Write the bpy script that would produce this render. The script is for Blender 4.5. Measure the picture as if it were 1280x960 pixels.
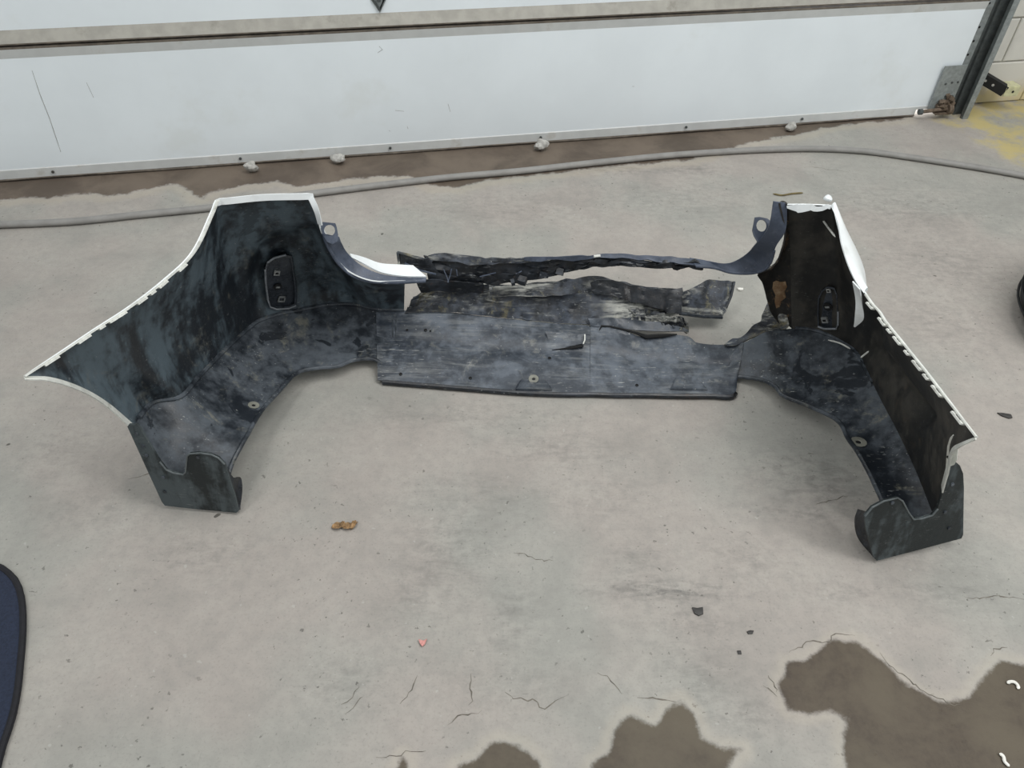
import bpy, math, random
import numpy as np
from mathutils import Vector, Matrix

for o in list(bpy.data.objects):
    bpy.data.objects.remove(o, do_unlink=True)
scene = bpy.context.scene
COL = scene.collection
rng = np.random.default_rng(7)
random.seed(7)

# ------------------------------------------------------------------ camera
CAM_H, FOC, PITCH, ROLL = 1.60, 962.0, math.radians(44.0), math.radians(1.2)
_R = np.array([1.0, 0, 0]); _U = np.array([0, math.sin(PITCH), math.cos(PITCH)])
_F = np.array([0, math.cos(PITCH), -math.sin(PITCH)])
CR = _R * math.cos(ROLL) + _U * math.sin(ROLL)
CU = -_R * math.sin(ROLL) + _U * math.cos(ROLL)
CAM = np.array([0, 0, CAM_H])
cd = bpy.data.cameras.new('camera'); cam = bpy.data.objects.new('camera', cd); COL.objects.link(cam)
cd.sensor_width = 36; cd.lens = 36 * FOC / 1280; cd.clip_start = 0.02
M = Matrix.Identity(4)
for i in range(3):
    M[i][0], M[i][1], M[i][2], M[i][3] = CR[i], CU[i], -_F[i], CAM[i]
cam.matrix_world = M
scene.camera = cam

# ------------------------------------------------------------------ light
w = bpy.data.worlds.new('world'); scene.world = w; w.use_nodes = True
w.node_tree.nodes['Background'].inputs[0].default_value = (0.90, 0.96, 1.0, 1)
w.node_tree.nodes['Background'].inputs[1].default_value = 0.50
def area(name, loc, target, sx, sy, power, col=(1, 1, 1)):
    l = bpy.data.lights.new(name, 'AREA'); l.shape = 'RECTANGLE'; l.size = sx; l.size_y = sy
    l.energy = power; l.color = col
    o = bpy.data.objects.new(name, l); COL.objects.link(o); o.location = loc
    o.rotation_euler = (Vector(target) - Vector(loc)).to_track_quat('-Z', 'Y').to_euler()
    return o
area('ceiling_light_row', (2.2, 0.7, 3.9), (1.2, 1.6, 0), 0.6, 5.0, 165, (1, 0.995, 0.98))
area('ceiling_light_row', (-1.6, 0.4, 3.9), (-1.2, 1.4, 0), 0.6, 5.0, 70, (1, 0.995, 0.98))
vs = scene.view_settings
vs.view_transform = 'Standard'; vs.look = 'None'; vs.gamma = 1.0; vs.use_curve_mapping = False
vs.exposure = -0.15

# ------------------------------------------------------------------ helpers
def ray(px, py):
    return _F * FOC + CR * (px - 640) + CU * (480 - py)
def at(px, py, z=0.0):
    d = ray(px, py); return CAM + d * ((CAM_H - z) / (-d[2]))
def proj(P):
    v = np.asarray(P) - CAM; d = v @ _F
    return np.stack([640 + FOC * (v @ CR) / d, 480 - FOC * (v @ CU) / d], -1)
def pts(lst):
    return np.array([at(*p) for p in lst])
def lin(c):
    return tuple(((x / 255) / 12.92 if x / 255 <= 0.04045 else ((x / 255 + 0.055) / 1.055) ** 2.4) for x in c) + (1.0,)

def mesh_obj(name, verts, faces, mats, parent=None, fmat=None, smooth=True, angle=35):
    me = bpy.data.meshes.new(name)
    me.from_pydata([tuple(map(float, v)) for v in verts], [], [tuple(int(i) for i in f) for f in faces])
    if not isinstance(mats, (list, tuple)): mats = [mats]
    for m in mats: me.materials.append(m)
    if fmat is not None: me.polygons.foreach_set('material_index', np.asarray(fmat, dtype=np.int32))
    me.validate(); me.update()
    if smooth:
        me.polygons.foreach_set('use_smooth', np.ones(len(me.polygons), dtype=bool))
        me.set_sharp_from_angle(angle=math.radians(angle))
    o = bpy.data.objects.new(name, me); COL.objects.link(o)
    if parent is not None: o.parent = parent
    return o
def tag(o, label=None, cat=None, group=None, kind=None):
    for k, v in (('label', label), ('category', cat), ('group', group), ('kind', kind)):
        if v: o[k] = v
    return o
def empty(name, loc=(0, 0, 0), rz=0.0):
    o = bpy.data.objects.new(name, None); COL.objects.link(o); o.location = loc; o.rotation_euler = (0, 0, rz)
    o.empty_display_size = 0.1
    return o

class MB:
    def __init__(s): s.v = []; s.f = []; s.m = []
    def add(s, vs, fs, mi=0):
        b = len(s.v); s.v += [tuple(map(float, v)) for v in vs]; s.f += [tuple(b + int(i) for i in f) for f in fs]; s.m += [mi] * len(fs)
    def box(s, c, sz, mi=0, rot=None):
        x, y, z = [q / 2 for q in sz]
        P = np.array([(-x, -y, -z), (x, -y, -z), (x, y, -z), (-x, y, -z), (-x, -y, z), (x, -y, z), (x, y, z), (-x, y, z)])
        if rot is not None: P = P @ np.asarray(rot).T
        s.add(P + np.array(c), [(0, 3, 2, 1), (4, 5, 6, 7), (0, 1, 5, 4), (1, 2, 6, 5), (2, 3, 7, 6), (3, 0, 4, 7)], mi)
    def prism(s, poly, axis_pt, ext, mi=0):
        # poly: list of 3D points (planar), ext: vector
        n = len(poly); P = np.array(poly, float); Q = P + np.array(ext)
        s.add(np.vstack([P, Q]), [tuple(range(n - 1, -1, -1)), tuple(range(n, 2 * n))] + [(i, (i + 1) % n, n + (i + 1) % n, n + i) for i in range(n)], mi)
    def tube(s, path, r, seg=10, mi=0, flat=1.0, cap=True):
        path = np.array(path, float); n = len(path)
        T = np.gradient(path, axis=0); T /= np.linalg.norm(T, axis=1)[:, None] + 1e-9
        r = np.broadcast_to(r, (n,)); vs = []
        for i in range(n):
            up = np.array([0, 0, 1.0]) if abs(T[i][2]) < 0.95 else np.array([1.0, 0, 0])
            a = np.cross(T[i], up); a /= np.linalg.norm(a); b = np.cross(a, T[i])
            for k in range(seg):
                t = 2 * math.pi * k / seg
                vs.append(path[i] + r[i] * (a * math.cos(t) + b * flat * math.sin(t)))
        fs = [(i * seg + k, i * seg + (k + 1) % seg, (i + 1) * seg + (k + 1) % seg, (i + 1) * seg + k) for i in range(n - 1) for k in range(seg)]
        if cap: fs += [tuple(range(seg - 1, -1, -1)), tuple((n - 1) * seg + k for k in range(seg))]
        s.add(vs, fs, mi)
    def build(s, name, mats, parent=None, smooth=True, angle=35):
        return mesh_obj(name, s.v, s.f, mats, parent, s.m, smooth, angle)

def catmull(P, n):
    """n samples along a Catmull-Rom curve through the rows of P (chord parametrised); P may be (m,3) or (m,k,3)"""
    P = np.asarray(P, float); m = len(P)
    if m == 2:
        t = np.linspace(0, 1, n); sh = (n,) + (1,) * (P.ndim - 1)
        return P[0] * (1 - t).reshape(sh) + P[1] * t.reshape(sh)
    d = np.linalg.norm(np.diff(P.reshape(m, -1), axis=0), axis=1); s = np.r_[0, np.cumsum(d)]; s /= s[-1]
    tang = np.zeros_like(P)
    for i in range(m):
        a, b = max(i - 1, 0), min(i + 1, m - 1); tang[i] = (P[b] - P[a]) / (s[b] - s[a])
    out = []
    for t in np.linspace(0, 1, n):
        i = min(np.searchsorted(s, t, 'right') - 1, m - 2); i = max(i, 0)
        h = s[i + 1] - s[i]; q = (t - s[i]) / h
        out.append((2 * q**3 - 3 * q**2 + 1) * P[i] + (q**3 - 2 * q**2 + q) * h * tang[i] + (-2 * q**3 + 3 * q**2) * P[i + 1] + (q**3 - q**2) * h * tang[i + 1])
    return np.array(out)
def resample(P, n):
    P = np.asarray(P, float); d = np.r_[0, np.cumsum(np.linalg.norm(np.diff(P, axis=0), axis=1))]; t = np.linspace(0, d[-1], n)
    return np.stack([np.interp(t, d, P[:, k]) for k in range(3)], 1)

def grid_normals(G):
    du = np.gradient(G, axis=0); dv = np.gradient(G, axis=1)
    n = np.cross(du, dv); n /= np.linalg.norm(n, axis=2)[..., None] + 1e-12
    return n
def shell(name, G, thick, mats, parent, out_from=(0, 1.3, 0.45), angle=40, drop=None):
    """thick sheet from a grid of inner points; material 0 inside, 1 outside, 2 rim. drop: set of (i,j) cells left out"""
    G = np.asarray(G, float); nu, nv = G.shape[:2]
    N = grid_normals(G)
    flip = ((G - np.array(out_from)) * N).sum() < 0
    if flip: N = -N
    V = np.vstack([G.reshape(-1, 3), (G + N * thick).reshape(-1, 3)]); off = nu * nv
    idx = lambda i, j: i * nv + j
    F = []; fm = []
    keep = np.ones((nu - 1, nv - 1), bool)
    if drop is not None:
        for i, j in drop:
            if 0 <= i < nu - 1 and 0 <= j < nv - 1: keep[i, j] = False
    def rim(a, b, mi=0):
        F.append((a, b, b + off, a + off) if not flip else (b, a, a + off, b + off)); fm.append(mi)
    for i in range(nu - 1):
        for j in range(nv - 1):
            if not keep[i, j]: continue
            q = (idx(i, j), idx(i + 1, j), idx(i + 1, j + 1), idx(i, j + 1))
            inn = q[::-1] if not flip else q
            F.append(inn); fm.append(0)
            F.append(tuple(k + off for k in inn[::-1])); fm.append(1)
            if i == 0 or not keep[i - 1, j]: rim(q[3], q[0], 2)
            if i == nu - 2 or not keep[i + 1, j]: rim(q[1], q[2])
            if j == 0 or not keep[i, j - 1]: rim(q[0], q[1], 2)
            if j == nv - 2 or not keep[i, j + 1]: rim(q[2], q[3])
    if len(mats) == 1: mats = [mats[0]] * 3
    o = mesh_obj(name, V, F, mats, parent, fm, True, angle)
    return o
def smooth_noise(n, amp, step):
    k = max(2, n // step + 2); a = rng.normal(0, amp, k)
    return np.interp(np.linspace(0, k - 1, n), np.arange(k), a)

# ------------------------------------------------------------------ materials
def new_mat(name):
    m = bpy.data.materials.new(name); m.use_nodes = True
    nt = m.node_tree; b = nt.nodes['Principled BSDF']
    return m, nt, b
class NT:
    def __init__(s, nt): s.nt = nt
    def n(s, t, **kw):
        x = s.nt.nodes.new(t)
        for k, v in kw.items(): setattr(x, k, v)
        return x
    def link(s, a, b): s.nt.links.new(a, b)
    def val(s, sock, v):
        if hasattr(v, 'is_linked') or isinstance(v, bpy.types.NodeSocket): s.link(v, sock)
        else: sock.default_value = v
    def math(s, op, a, b=0.0, clamp=False):
        x = s.n('ShaderNodeMath', operation=op, use_clamp=clamp); s.val(x.inputs[0], a); s.val(x.inputs[1], b); return x.outputs[0]
    def mix(s, f, a, b, mode='MIX'):
        x = s.n('ShaderNodeMix', data_type='RGBA', blend_type=mode); s.val(x.inputs[0], f); s.val(x.inputs[6], a); s.val(x.inputs[7], b); return x.outputs[2]
    def noise(s, vec, scale, detail=4, rough=0.55, dist=0.0):
        x = s.n('ShaderNodeTexNoise'); s.link(vec, x.inputs['Vector']); x.inputs['Scale'].default_value = scale
        x.inputs['Detail'].default_value = detail; x.inputs['Roughness'].default_value = rough; x.inputs['Distortion'].default_value = dist
        return x.outputs[0]
    def ramp(s, v, lo, hi):
        x = s.n('ShaderNodeMapRange', interpolation_type='SMOOTHSTEP'); s.val(x.inputs[0], v); x.inputs[1].default_value = lo; x.inputs[2].default_value = hi
        return x.outputs[0]
    def attr(s, name):
        x = s.n('ShaderNodeAttribute'); x.attribute_name = name; return x.outputs['Fac']
    def obj(s): return s.n('ShaderNodeTexCoord').outputs['Object']
    def mapping(s, vec, scale=(1, 1, 1), rot=(0, 0, 0), loc=(0, 0, 0)):
        x = s.n('ShaderNodeMapping'); s.link(vec, x.inputs[0]); x.inputs['Scale'].default_value = scale; x.inputs['Rotation'].default_value = rot
        x.inputs['Location'].default_value = loc
        return x.outputs[0]
    def bump(s, h, strength, dist, bsdf):
        x = s.n('ShaderNodeBump'); x.inputs['Strength'].default_value = strength; x.inputs['Distance'].default_value = dist
        s.link(h, x.inputs['Height']); s.link(x.outputs[0], bsdf.inputs['Normal'])

def simple(name, col, rough=0.5, metal=0.0, var=0.15, scale=30, bump=0.0, dirt=None, dirt_amt=0.5, dscale=8):
    m, nt, b = new_mat(name); t = NT(nt); v = t.obj()
    f = t.noise(v, scale, 5)
    c = lin(col); dark = tuple(x * (1 - var * 1.6) for x in c[:3]) + (1,); lite = tuple(min(1, x * (1 + var)) for x in c[:3]) + (1,)
    out = t.mix(t.ramp(f, 0.3, 0.7), dark, lite)
    if dirt:
        g = t.ramp(t.noise(v, dscale, 6, 0.65), 0.55, 0.72)
        out = t.mix(t.math('MULTIPLY', g, dirt_amt), out, lin(dirt))
    t.link(out, b.inputs['Base Color']); b.inputs['Roughness'].default_value = rough; b.inputs['Metallic'].default_value = metal
    if bump: t.bump(f, bump, 0.002, b)
    return m

def plastic(name, base, dust, mud, dust_amt, mud_amt, rough=0.42, scratch=0.5, dsc=6.0, seed=0.0, spec=0.5, streak=0.35, blotch=0.5, scrape=0.0, scrape_col=(150, 150, 146), tint=None):
    """black moulded plastic: dust film, run-down streaks, sharp-edged clean blotches, mud and pale scratches"""
    m, nt, b = new_mat(name); t = NT(nt); v = t.mapping(t.obj(), loc=(seed, seed * 0.7, seed * 1.3))
    d1 = t.noise(v, dsc, 6, 0.62, 0.6)
    d2 = t.noise(v, dsc * 7, 5, 0.65)
    base_m = t.math('ADD', t.math('MULTIPLY', d1, 0.65), t.math('MULTIPLY', d2, 0.35))
    sk = t.noise(t.mapping(v, scale=(16, 16, 1.6)), 1.0, 5, 0.6)
    base_m = t.math('ADD', base_m, t.math('MULTIPLY', t.math('SUBTRACT', sk, 0.5), streak))
    dmask = t.math('MULTIPLY', t.ramp(base_m, 0.40, 0.64), dust_amt)
    bl = t.math('MULTIPLY', t.ramp(t.noise(v, dsc * 1.3, 6, 0.6, 0.9), 0.575, 0.600), blotch)
    dmask = t.math('MULTIPLY', dmask, t.math('SUBTRACT', 1.0, bl))
    col = t.mix(dmask, lin(base), lin(dust))
    mm = t.math('MULTIPLY', t.math('MULTIPLY', t.ramp(t.noise(v, dsc * 2.3, 7, 0.72, 1.0), 0.54, 0.68), t.ramp(d2, 0.40, 0.62)), mud_amt)
    mm = t.math('MULTIPLY', mm, t.math('SUBTRACT', 1.0, bl))
    col = t.mix(mm, col, lin(mud))
    if tint:
        col = t.mix(t.math('MULTIPLY', t.ramp(t.noise(v, 5.5, 5, 0.65, 0.6), 0.56, 0.66), 0.7), col, lin(tint))
    if scrape:
        s1 = t.noise(t.mapping(v, scale=(5, 42, 42), rot=(0, 0, 0.06)), 1.3, 6, 0.7, 0.5)
        s2 = t.ramp(t.noise(v, 5.0, 4, 0.6), 0.42, 0.60)
        sm = t.math('MULTIPLY', t.math('MULTIPLY', t.ramp(s1, 0.46, 0.64), s2), scrape)
        col = t.mix(sm, col, lin(scrape_col))
        col = t.mix(t.math('MULTIPLY', t.ramp(s1, 0.42, 0.30), scrape * 0.8), col, lin((18, 19, 22)))
    speck = t.math('MULTIPLY', t.ramp(t.noise(v, 95, 3, 0.6), 0.66, 0.74), t.ramp(t.noise(v, 9, 3), 0.42, 0.6))
    scr = 0.0
    for rot in ((0.3, 0.2, 0.35), (0.1, 0.4, -0.7)):
        sv = t.mapping(v, scale=(8, 70, 70), rot=rot)
        one = t.math('MULTIPLY', t.ramp(t.noise(sv, 3.0, 3, 0.6), 0.65, 0.71), t.ramp(t.noise(v, 7, 3), 0.47, 0.6))
        scr = t.math('MAXIMUM', scr, one)
    wear = t.math('MULTIPLY', t.math('MAXIMUM', speck, scr), scratch)
    col = t.mix(wear, col, lin((158, 160, 158)))
    t.link(col, b.inputs['Base Color'])
    rr = t.math('ADD', t.math('MULTIPLY', t.math('MAXIMUM', dmask, mm), 0.30), rough, True)
    t.link(rr, b.inputs['Roughness']); b.inputs['Specular IOR Level'].default_value = spec
    t.bump(t.math('ADD', d2, t.math('MULTIPLY', d1, 0.6)), 0.3, 0.003, b)
    return m

M_in = plastic('black_plastic_inner_lit', (29, 34, 39), (88, 102, 110), (106, 104, 94), 0.85, 0.5, 0.34, 0.45, 4.5, streak=0.8)  # dust film whose pale blue also carries the light on the left side
M_in_r = plastic('black_plastic_inner_shaded', (33, 33, 32), (76, 73, 67), (108, 90, 64), 0.75, 0.2, 0.45, 0.25, 4.5, 3.1, streak=0.7, blotch=0.3)  # darker copy: shade of the right arm coloured in
M_low = plastic('black_plastic_lower', (32, 37, 43), (90, 97, 104), (128, 126, 112), 0.9, 0.75, 0.36, 0.7, 5.0, 1.7, blotch=0.9)
M_val = plastic('scuffed_grey_plastic', (48, 54, 62), (98, 105, 114), (140, 138, 128), 0.9, 0.5, 0.36, 0.9, 6.0, 5.2, blotch=0.5, scrape=0.26, scrape_col=(160, 162, 160))
M_torn = plastic('torn_black_plastic', (28, 31, 36), (78, 85, 96), (128, 122, 92), 0.8, 0.7, 0.45, 0.7, 9.0, 2.3, blotch=0.4, scrape=1.0, scrape_col=(178, 178, 170), tint=(132, 122, 84))
M_strip = plastic('torn_strip_plastic', (15, 17, 20), (44, 50, 58), (90, 72, 60), 0.6, 0.4, 0.33, 0.5, 12.0, 4.4, scrape=0.4, scrape_col=(80, 86, 96))
M_lip = plastic('blue_grey_plastic_lip', (58, 66, 80), (92, 100, 116), (104, 108, 112), 0.7, 0.2, 0.38, 0.3, 8.0, 6.0)
M_flap = plastic('rubber_mud_flap', (30, 36, 37), (84, 92, 94), (96, 102, 102), 0.75, 0.3, 0.5, 0.25, 7.0, 11.3, 0.4, streak=1.3, blotch=0.1)
M_house = plastic('glossy_black_housing', (40, 44, 50), (74, 80, 88), (90, 92, 90), 0.6, 0.2, 0.25, 0.4, 14.0, 9.0)
M_rim = simple('pale_edge_glint', (132, 136, 140), 0.3, 0.0, 0.2, 60)  # pale colour paints a gloss highlight along the housing edge
M_white = simple('white_car_paint', (226, 230, 230), 0.25, 0, 0.04, 8, dirt=(170, 168, 158), dirt_amt=0.3, dscale=14)
M_whiteflange = simple('white_primer_edge', (212, 213, 206), 0.5, 0, 0.10, 40, dirt=(140, 136, 120), dirt_amt=0.6, dscale=25)
M_dark = simple('dark_hole', (9, 10, 11), 0.7, 0, 0.1)
M_clip = simple('metal_clip', (176, 178, 176), 0.4, 0.6, 0.1)
M_galv = simple('galvanised_steel', (140, 146, 145), 0.5, 0.15, 0.12, 60, dirt=(104, 98, 86), dirt_amt=0.5)
M_galv_d = simple('dark_and_shaded_steel', (82, 87, 86), 0.5, 0.2, 0.15, 50, dirt=(70, 62, 50), dirt_amt=0.6)
M_rust = simple('dirty_rusty_steel', (112, 98, 84), 0.75, 0.3, 0.25, 60, 0.4, (70, 58, 46), 0.7, 30)
M_door = simple('white_door_skin', (230, 237, 240), 0.42, 0, 0.02, 3, dirt=(214, 218, 214), dirt_amt=0.35, dscale=2.2)
M_doordust = simple('dusty_door_rail', (158, 155, 146), 0.65, 0, 0.08, 20, dirt=(120, 116, 106), dirt_amt=0.6, dscale=12)
M_doorlow = simple('shaded_dirty_door_rail', (202, 204, 202), 0.5, 0, 0.05, 10, dirt=(158, 150, 136), dirt_amt=0.4, dscale=10)  # greyer than the skin: bevel shade coloured in, plus bottom strip dirt
M_seal = simple('dirty_rubber_seal', (104, 96, 86), 0.8, 0, 0.2, 30, 0.3, (60, 54, 48), 0.6, 14)
M_black = simple('black_rubber', (16, 17, 18), 0.7, 0, 0.2, 40)
M_tyre = simple('tyre_rubber', (24, 25, 27), 0.65, 0, 0.2, 40, 0.2, (54, 52, 48), 0.4)
M_stone = simple('grey_stone', (176, 174, 168), 0.9, 0, 0.2, 60, 0.6)
M_hose = simple('dusty_grey_hose', (140, 138, 134), 0.6, 0, 0.08, 20, 0.1, (112, 110, 105), 0.6, 10)
M_mat = simple('navy_carpet', (34, 42, 60), 0.95, 0, 0.15, 220, 0.5)
M_matedge = simple('black_binding', (20, 20, 26), 0.8, 0, 0.2, 90)
M_leaf = simple('dry_brown_leaf', (150, 120, 84), 0.8, 0, 0.35, 90, 0.3, (70, 54, 36), 0.8, 60)
M_chipdark = simple('dark_plastic_chip', (58, 56, 54), 0.6, 0, 0.2, 60)
M_chipwhite = simple('white_paint_chip', (226, 224, 216), 0.6, 0, 0.08, 60)
M_chippink = simple('pink_plastic_chip', (214, 150, 142), 0.5, 0, 0.2, 60)
M_twig = simple('olive_twig', (112, 100, 66), 0.8, 0, 0.2, 60)

def floor_material():
    m, nt, b = new_mat('worn_concrete'); t = NT(nt)
    v = t.obj()
    big = t.noise(v, 1.6, 4, 0.5); mid = t.noise(v, 4.5, 7, 0.62, 0.4); fine = t.noise(v, 38, 6, 0.7); grain = t.noise(v, 160, 4, 0.6)
    col = t.mix(t.ramp(big, 0.42, 0.58), lin((163, 156, 149)), lin((155, 154, 147)))
    col = t.mix(t.math('MULTIPLY', t.ramp(mid, 0.42, 0.70), 0.55), col, lin((172, 167, 159)))
    col = t.mix(t.math('MULTIPLY', t.ramp(mid, 0.52, 0.30), 0.40), col, lin((138, 135, 129)))
    col = t.mix(t.math('MULTIPLY', t.ramp(fine, 0.38, 0.68), 0.32), col, lin((138, 136, 131)))
    col = t.mix(t.math('MULTIPLY', t.ramp(grain, 0.52, 0.70), 0.30), col, lin((126, 124, 119)))
    # soft grey scuffs (drag marks), with streaks
    scuff = t.attr('scuff')
    st = t.noise(t.mapping(v, scale=(7, 22, 1), rot=(0, 0, 0.25)), 2.2, 7, 0.72, 0.6)
    sm = t.math('MULTIPLY', scuff, t.math('ADD', t.math('MULTIPLY', t.ramp(st, 0.40, 0.66), 0.75), t.math('MULTIPLY', t.ramp(fine, 0.42, 0.66), 0.35)))
    col = t.mix(sm, col, lin((88, 87, 85)))
    st2 = t.ramp(t.noise(t.mapping(v, scale=(30, 3.0, 1), rot=(0, 0, -0.35)), 1.2, 6, 0.7), 0.66, 0.76)
    col = t.mix(t.math('MULTIPLY', st2, 0.35), col, lin((110, 109, 105)))
    # pits and specks, in clusters
    clus = t.ramp(t.noise(v, 3.2, 5, 0.65), 0.42, 0.58)
    pit = t.math('MULTIPLY', t.ramp(t.noise(v, 62, 3, 0.6), 0.645, 0.70), clus)
    pit2 = t.math('MULTIPLY', t.ramp(t.noise(t.mapping(v, scale=(1, 1.7, 1), rot=(0, 0, 0.5)), 27, 4, 0.7), 0.655, 0.71), t.ramp(t.noise(v, 2.1, 4, 0.6), 0.47, 0.60))
    pit = t.math('MAXIMUM', pit, pit2)
    col = t.mix(t.math('MULTIPLY', pit, 0.72), col, lin((88, 85, 80)))
    blk = t.ramp(t.noise(v, 17, 2, 0.4), 0.775, 0.79)
    col = t.mix(t.math('MULTIPLY', blk, 0.8), col, lin((60, 57, 52)))
    lt = t.math('MULTIPLY', t.ramp(t.noise(v, 58, 2, 0.5), 0.70, 0.76), 0.30)
    col = t.mix(lt, col, lin((190, 188, 182)))
    wob = t.math('ADD', t.math('MULTIPLY', t.math('SUBTRACT', t.noise(v, 14, 6, 0.7), 0.5), 0.085), t.math('MULTIPLY', t.math('SUBTRACT', t.noise(v, 60, 5, 0.7), 0.5), 0.018))
    # yellow paint, worn
    ysd = t.math('ADD', t.attr('yellow'), t.math('MULTIPLY', wob, 1.5))
    ym = t.math('MULTIPLY', t.ramp(ysd, 0.03, -0.03), t.ramp(t.noise(v, 7, 7, 0.7), 0.38, 0.60))
    col = t.mix(t.math('MULTIPLY', ym, 0.8), col, lin((190, 174, 112)))
    # wet strip under the door
    dsd = t.math('ADD', t.attr('doorwet'), wob)
    ring = t.math('MULTIPLY', t.ramp(dsd, 0.075, 0.03), t.ramp(dsd, 0.0, 0.02))
    col = t.mix(t.math('MULTIPLY', ring, 0.35), col, lin((178, 168, 150)))
    dm = t.ramp(dsd, 0.012, -0.006)
    col = t.mix(t.math('MULTIPLY', dm, 0.9), col, t.mix(t.ramp(mid, 0.35, 0.65), lin((78, 66, 55)), lin((104, 91, 78))))
    # puddles
    psd = t.math('ADD', t.attr('puddle'), t.math('MULTIPLY', wob, 0.45))
    ring = t.math('MULTIPLY', t.ramp(psd, 0.035, 0.008), t.ramp(psd, -0.002, 0.01))
    col = t.mix(t.math('MULTIPLY', ring, 0.38), col, lin((180, 172, 158)))
    pm = t.ramp(psd, 0.006, -0.006)
    col = t.mix(t.math('MULTIPLY', pm, 0.94), col, t.mix(t.ramp(mid, 0.35, 0.65), t.mix(t.ramp(fine, 0.40, 0.66), lin((76, 66, 53)), lin((64, 54, 44))), lin((88, 79, 64))))
    cm = pit
    t.link(col, b.inputs['Base Color'])
    wet = t.math('MAXIMUM', pm, t.math('MULTIPLY', dm, 0.6))
    t.link(t.math('SUBTRACT', 0.78, t.math('MULTIPLY', wet, 0.22)), b.inputs['Roughness'])
    b.inputs['Specular IOR Level'].default_value = 0.3
    h = t.math('ADD', t.math('MULTIPLY', fine, 0.6), t.math('MULTIPLY', grain, 0.4))
    h = t.math('SUBTRACT', h, t.math('MULTIPLY', t.math('MAXIMUM', pit, cm), 0.8))
    t.bump(h, 0.28, 0.002, b)
    return m

# ------------------------------------------------------------------ floor
def poly_sd(X, Y, poly):
    """signed distance, negative inside"""
    P = np.asarray(poly)[:, :2]; d = np.full(X.shape, 1e9); ins = np.zeros(X.shape, bool)
    for i in range(len(P)):
        a, b = P[i], P[(i + 1) % len(P)]; e = b - a
        t = np.clip(((X - a[0]) * e[0] + (Y - a[1]) * e[1]) / (e @ e + 1e-12), 0, 1)
        d = np.minimum(d, np.hypot(X - a[0] - t * e[0], Y - a[1] - t * e[1]))
        c = ((a[1] > Y) != (b[1] > Y)) & (X < (b[0] - a[0]) * (Y - a[1]) / (b[1] - a[1] + 1e-12) + a[0])
        ins ^= c
    return np.where(ins, -d, d)
def line_d(X, Y, line):
    P = np.asarray(line)[:, :2]; d = np.full(X.shape, 1e9)
    for a, b in zip(P[:-1], P[1:]):
        e = b - a; t = np.clip(((X - a[0]) * e[0] + (Y - a[1]) * e[1]) / (e @ e + 1e-12), 0, 1)
        d = np.minimum(d, np.hypot(X - a[0] - t * e[0], Y - a[1] - t * e[1]))
    return d
gp = lambda L: np.array([at(x, y, 0) for x, y in L])

DA, DB = at(0, 229, 0.0), at(1140, 147, 0.0)          # line where the door meets the floor
DU = (DB - DA) / np.linalg.norm(DB - DA); DV = np.array([DU[1], -DU[0], 0.0])   # along the door (to the right), into the room
DOOR_ANG = math.atan2(DU[1], DU[0])
def du_of(px, py, z=0.0):
    return float((at(px, py, z) - DA) @ DU)

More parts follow.
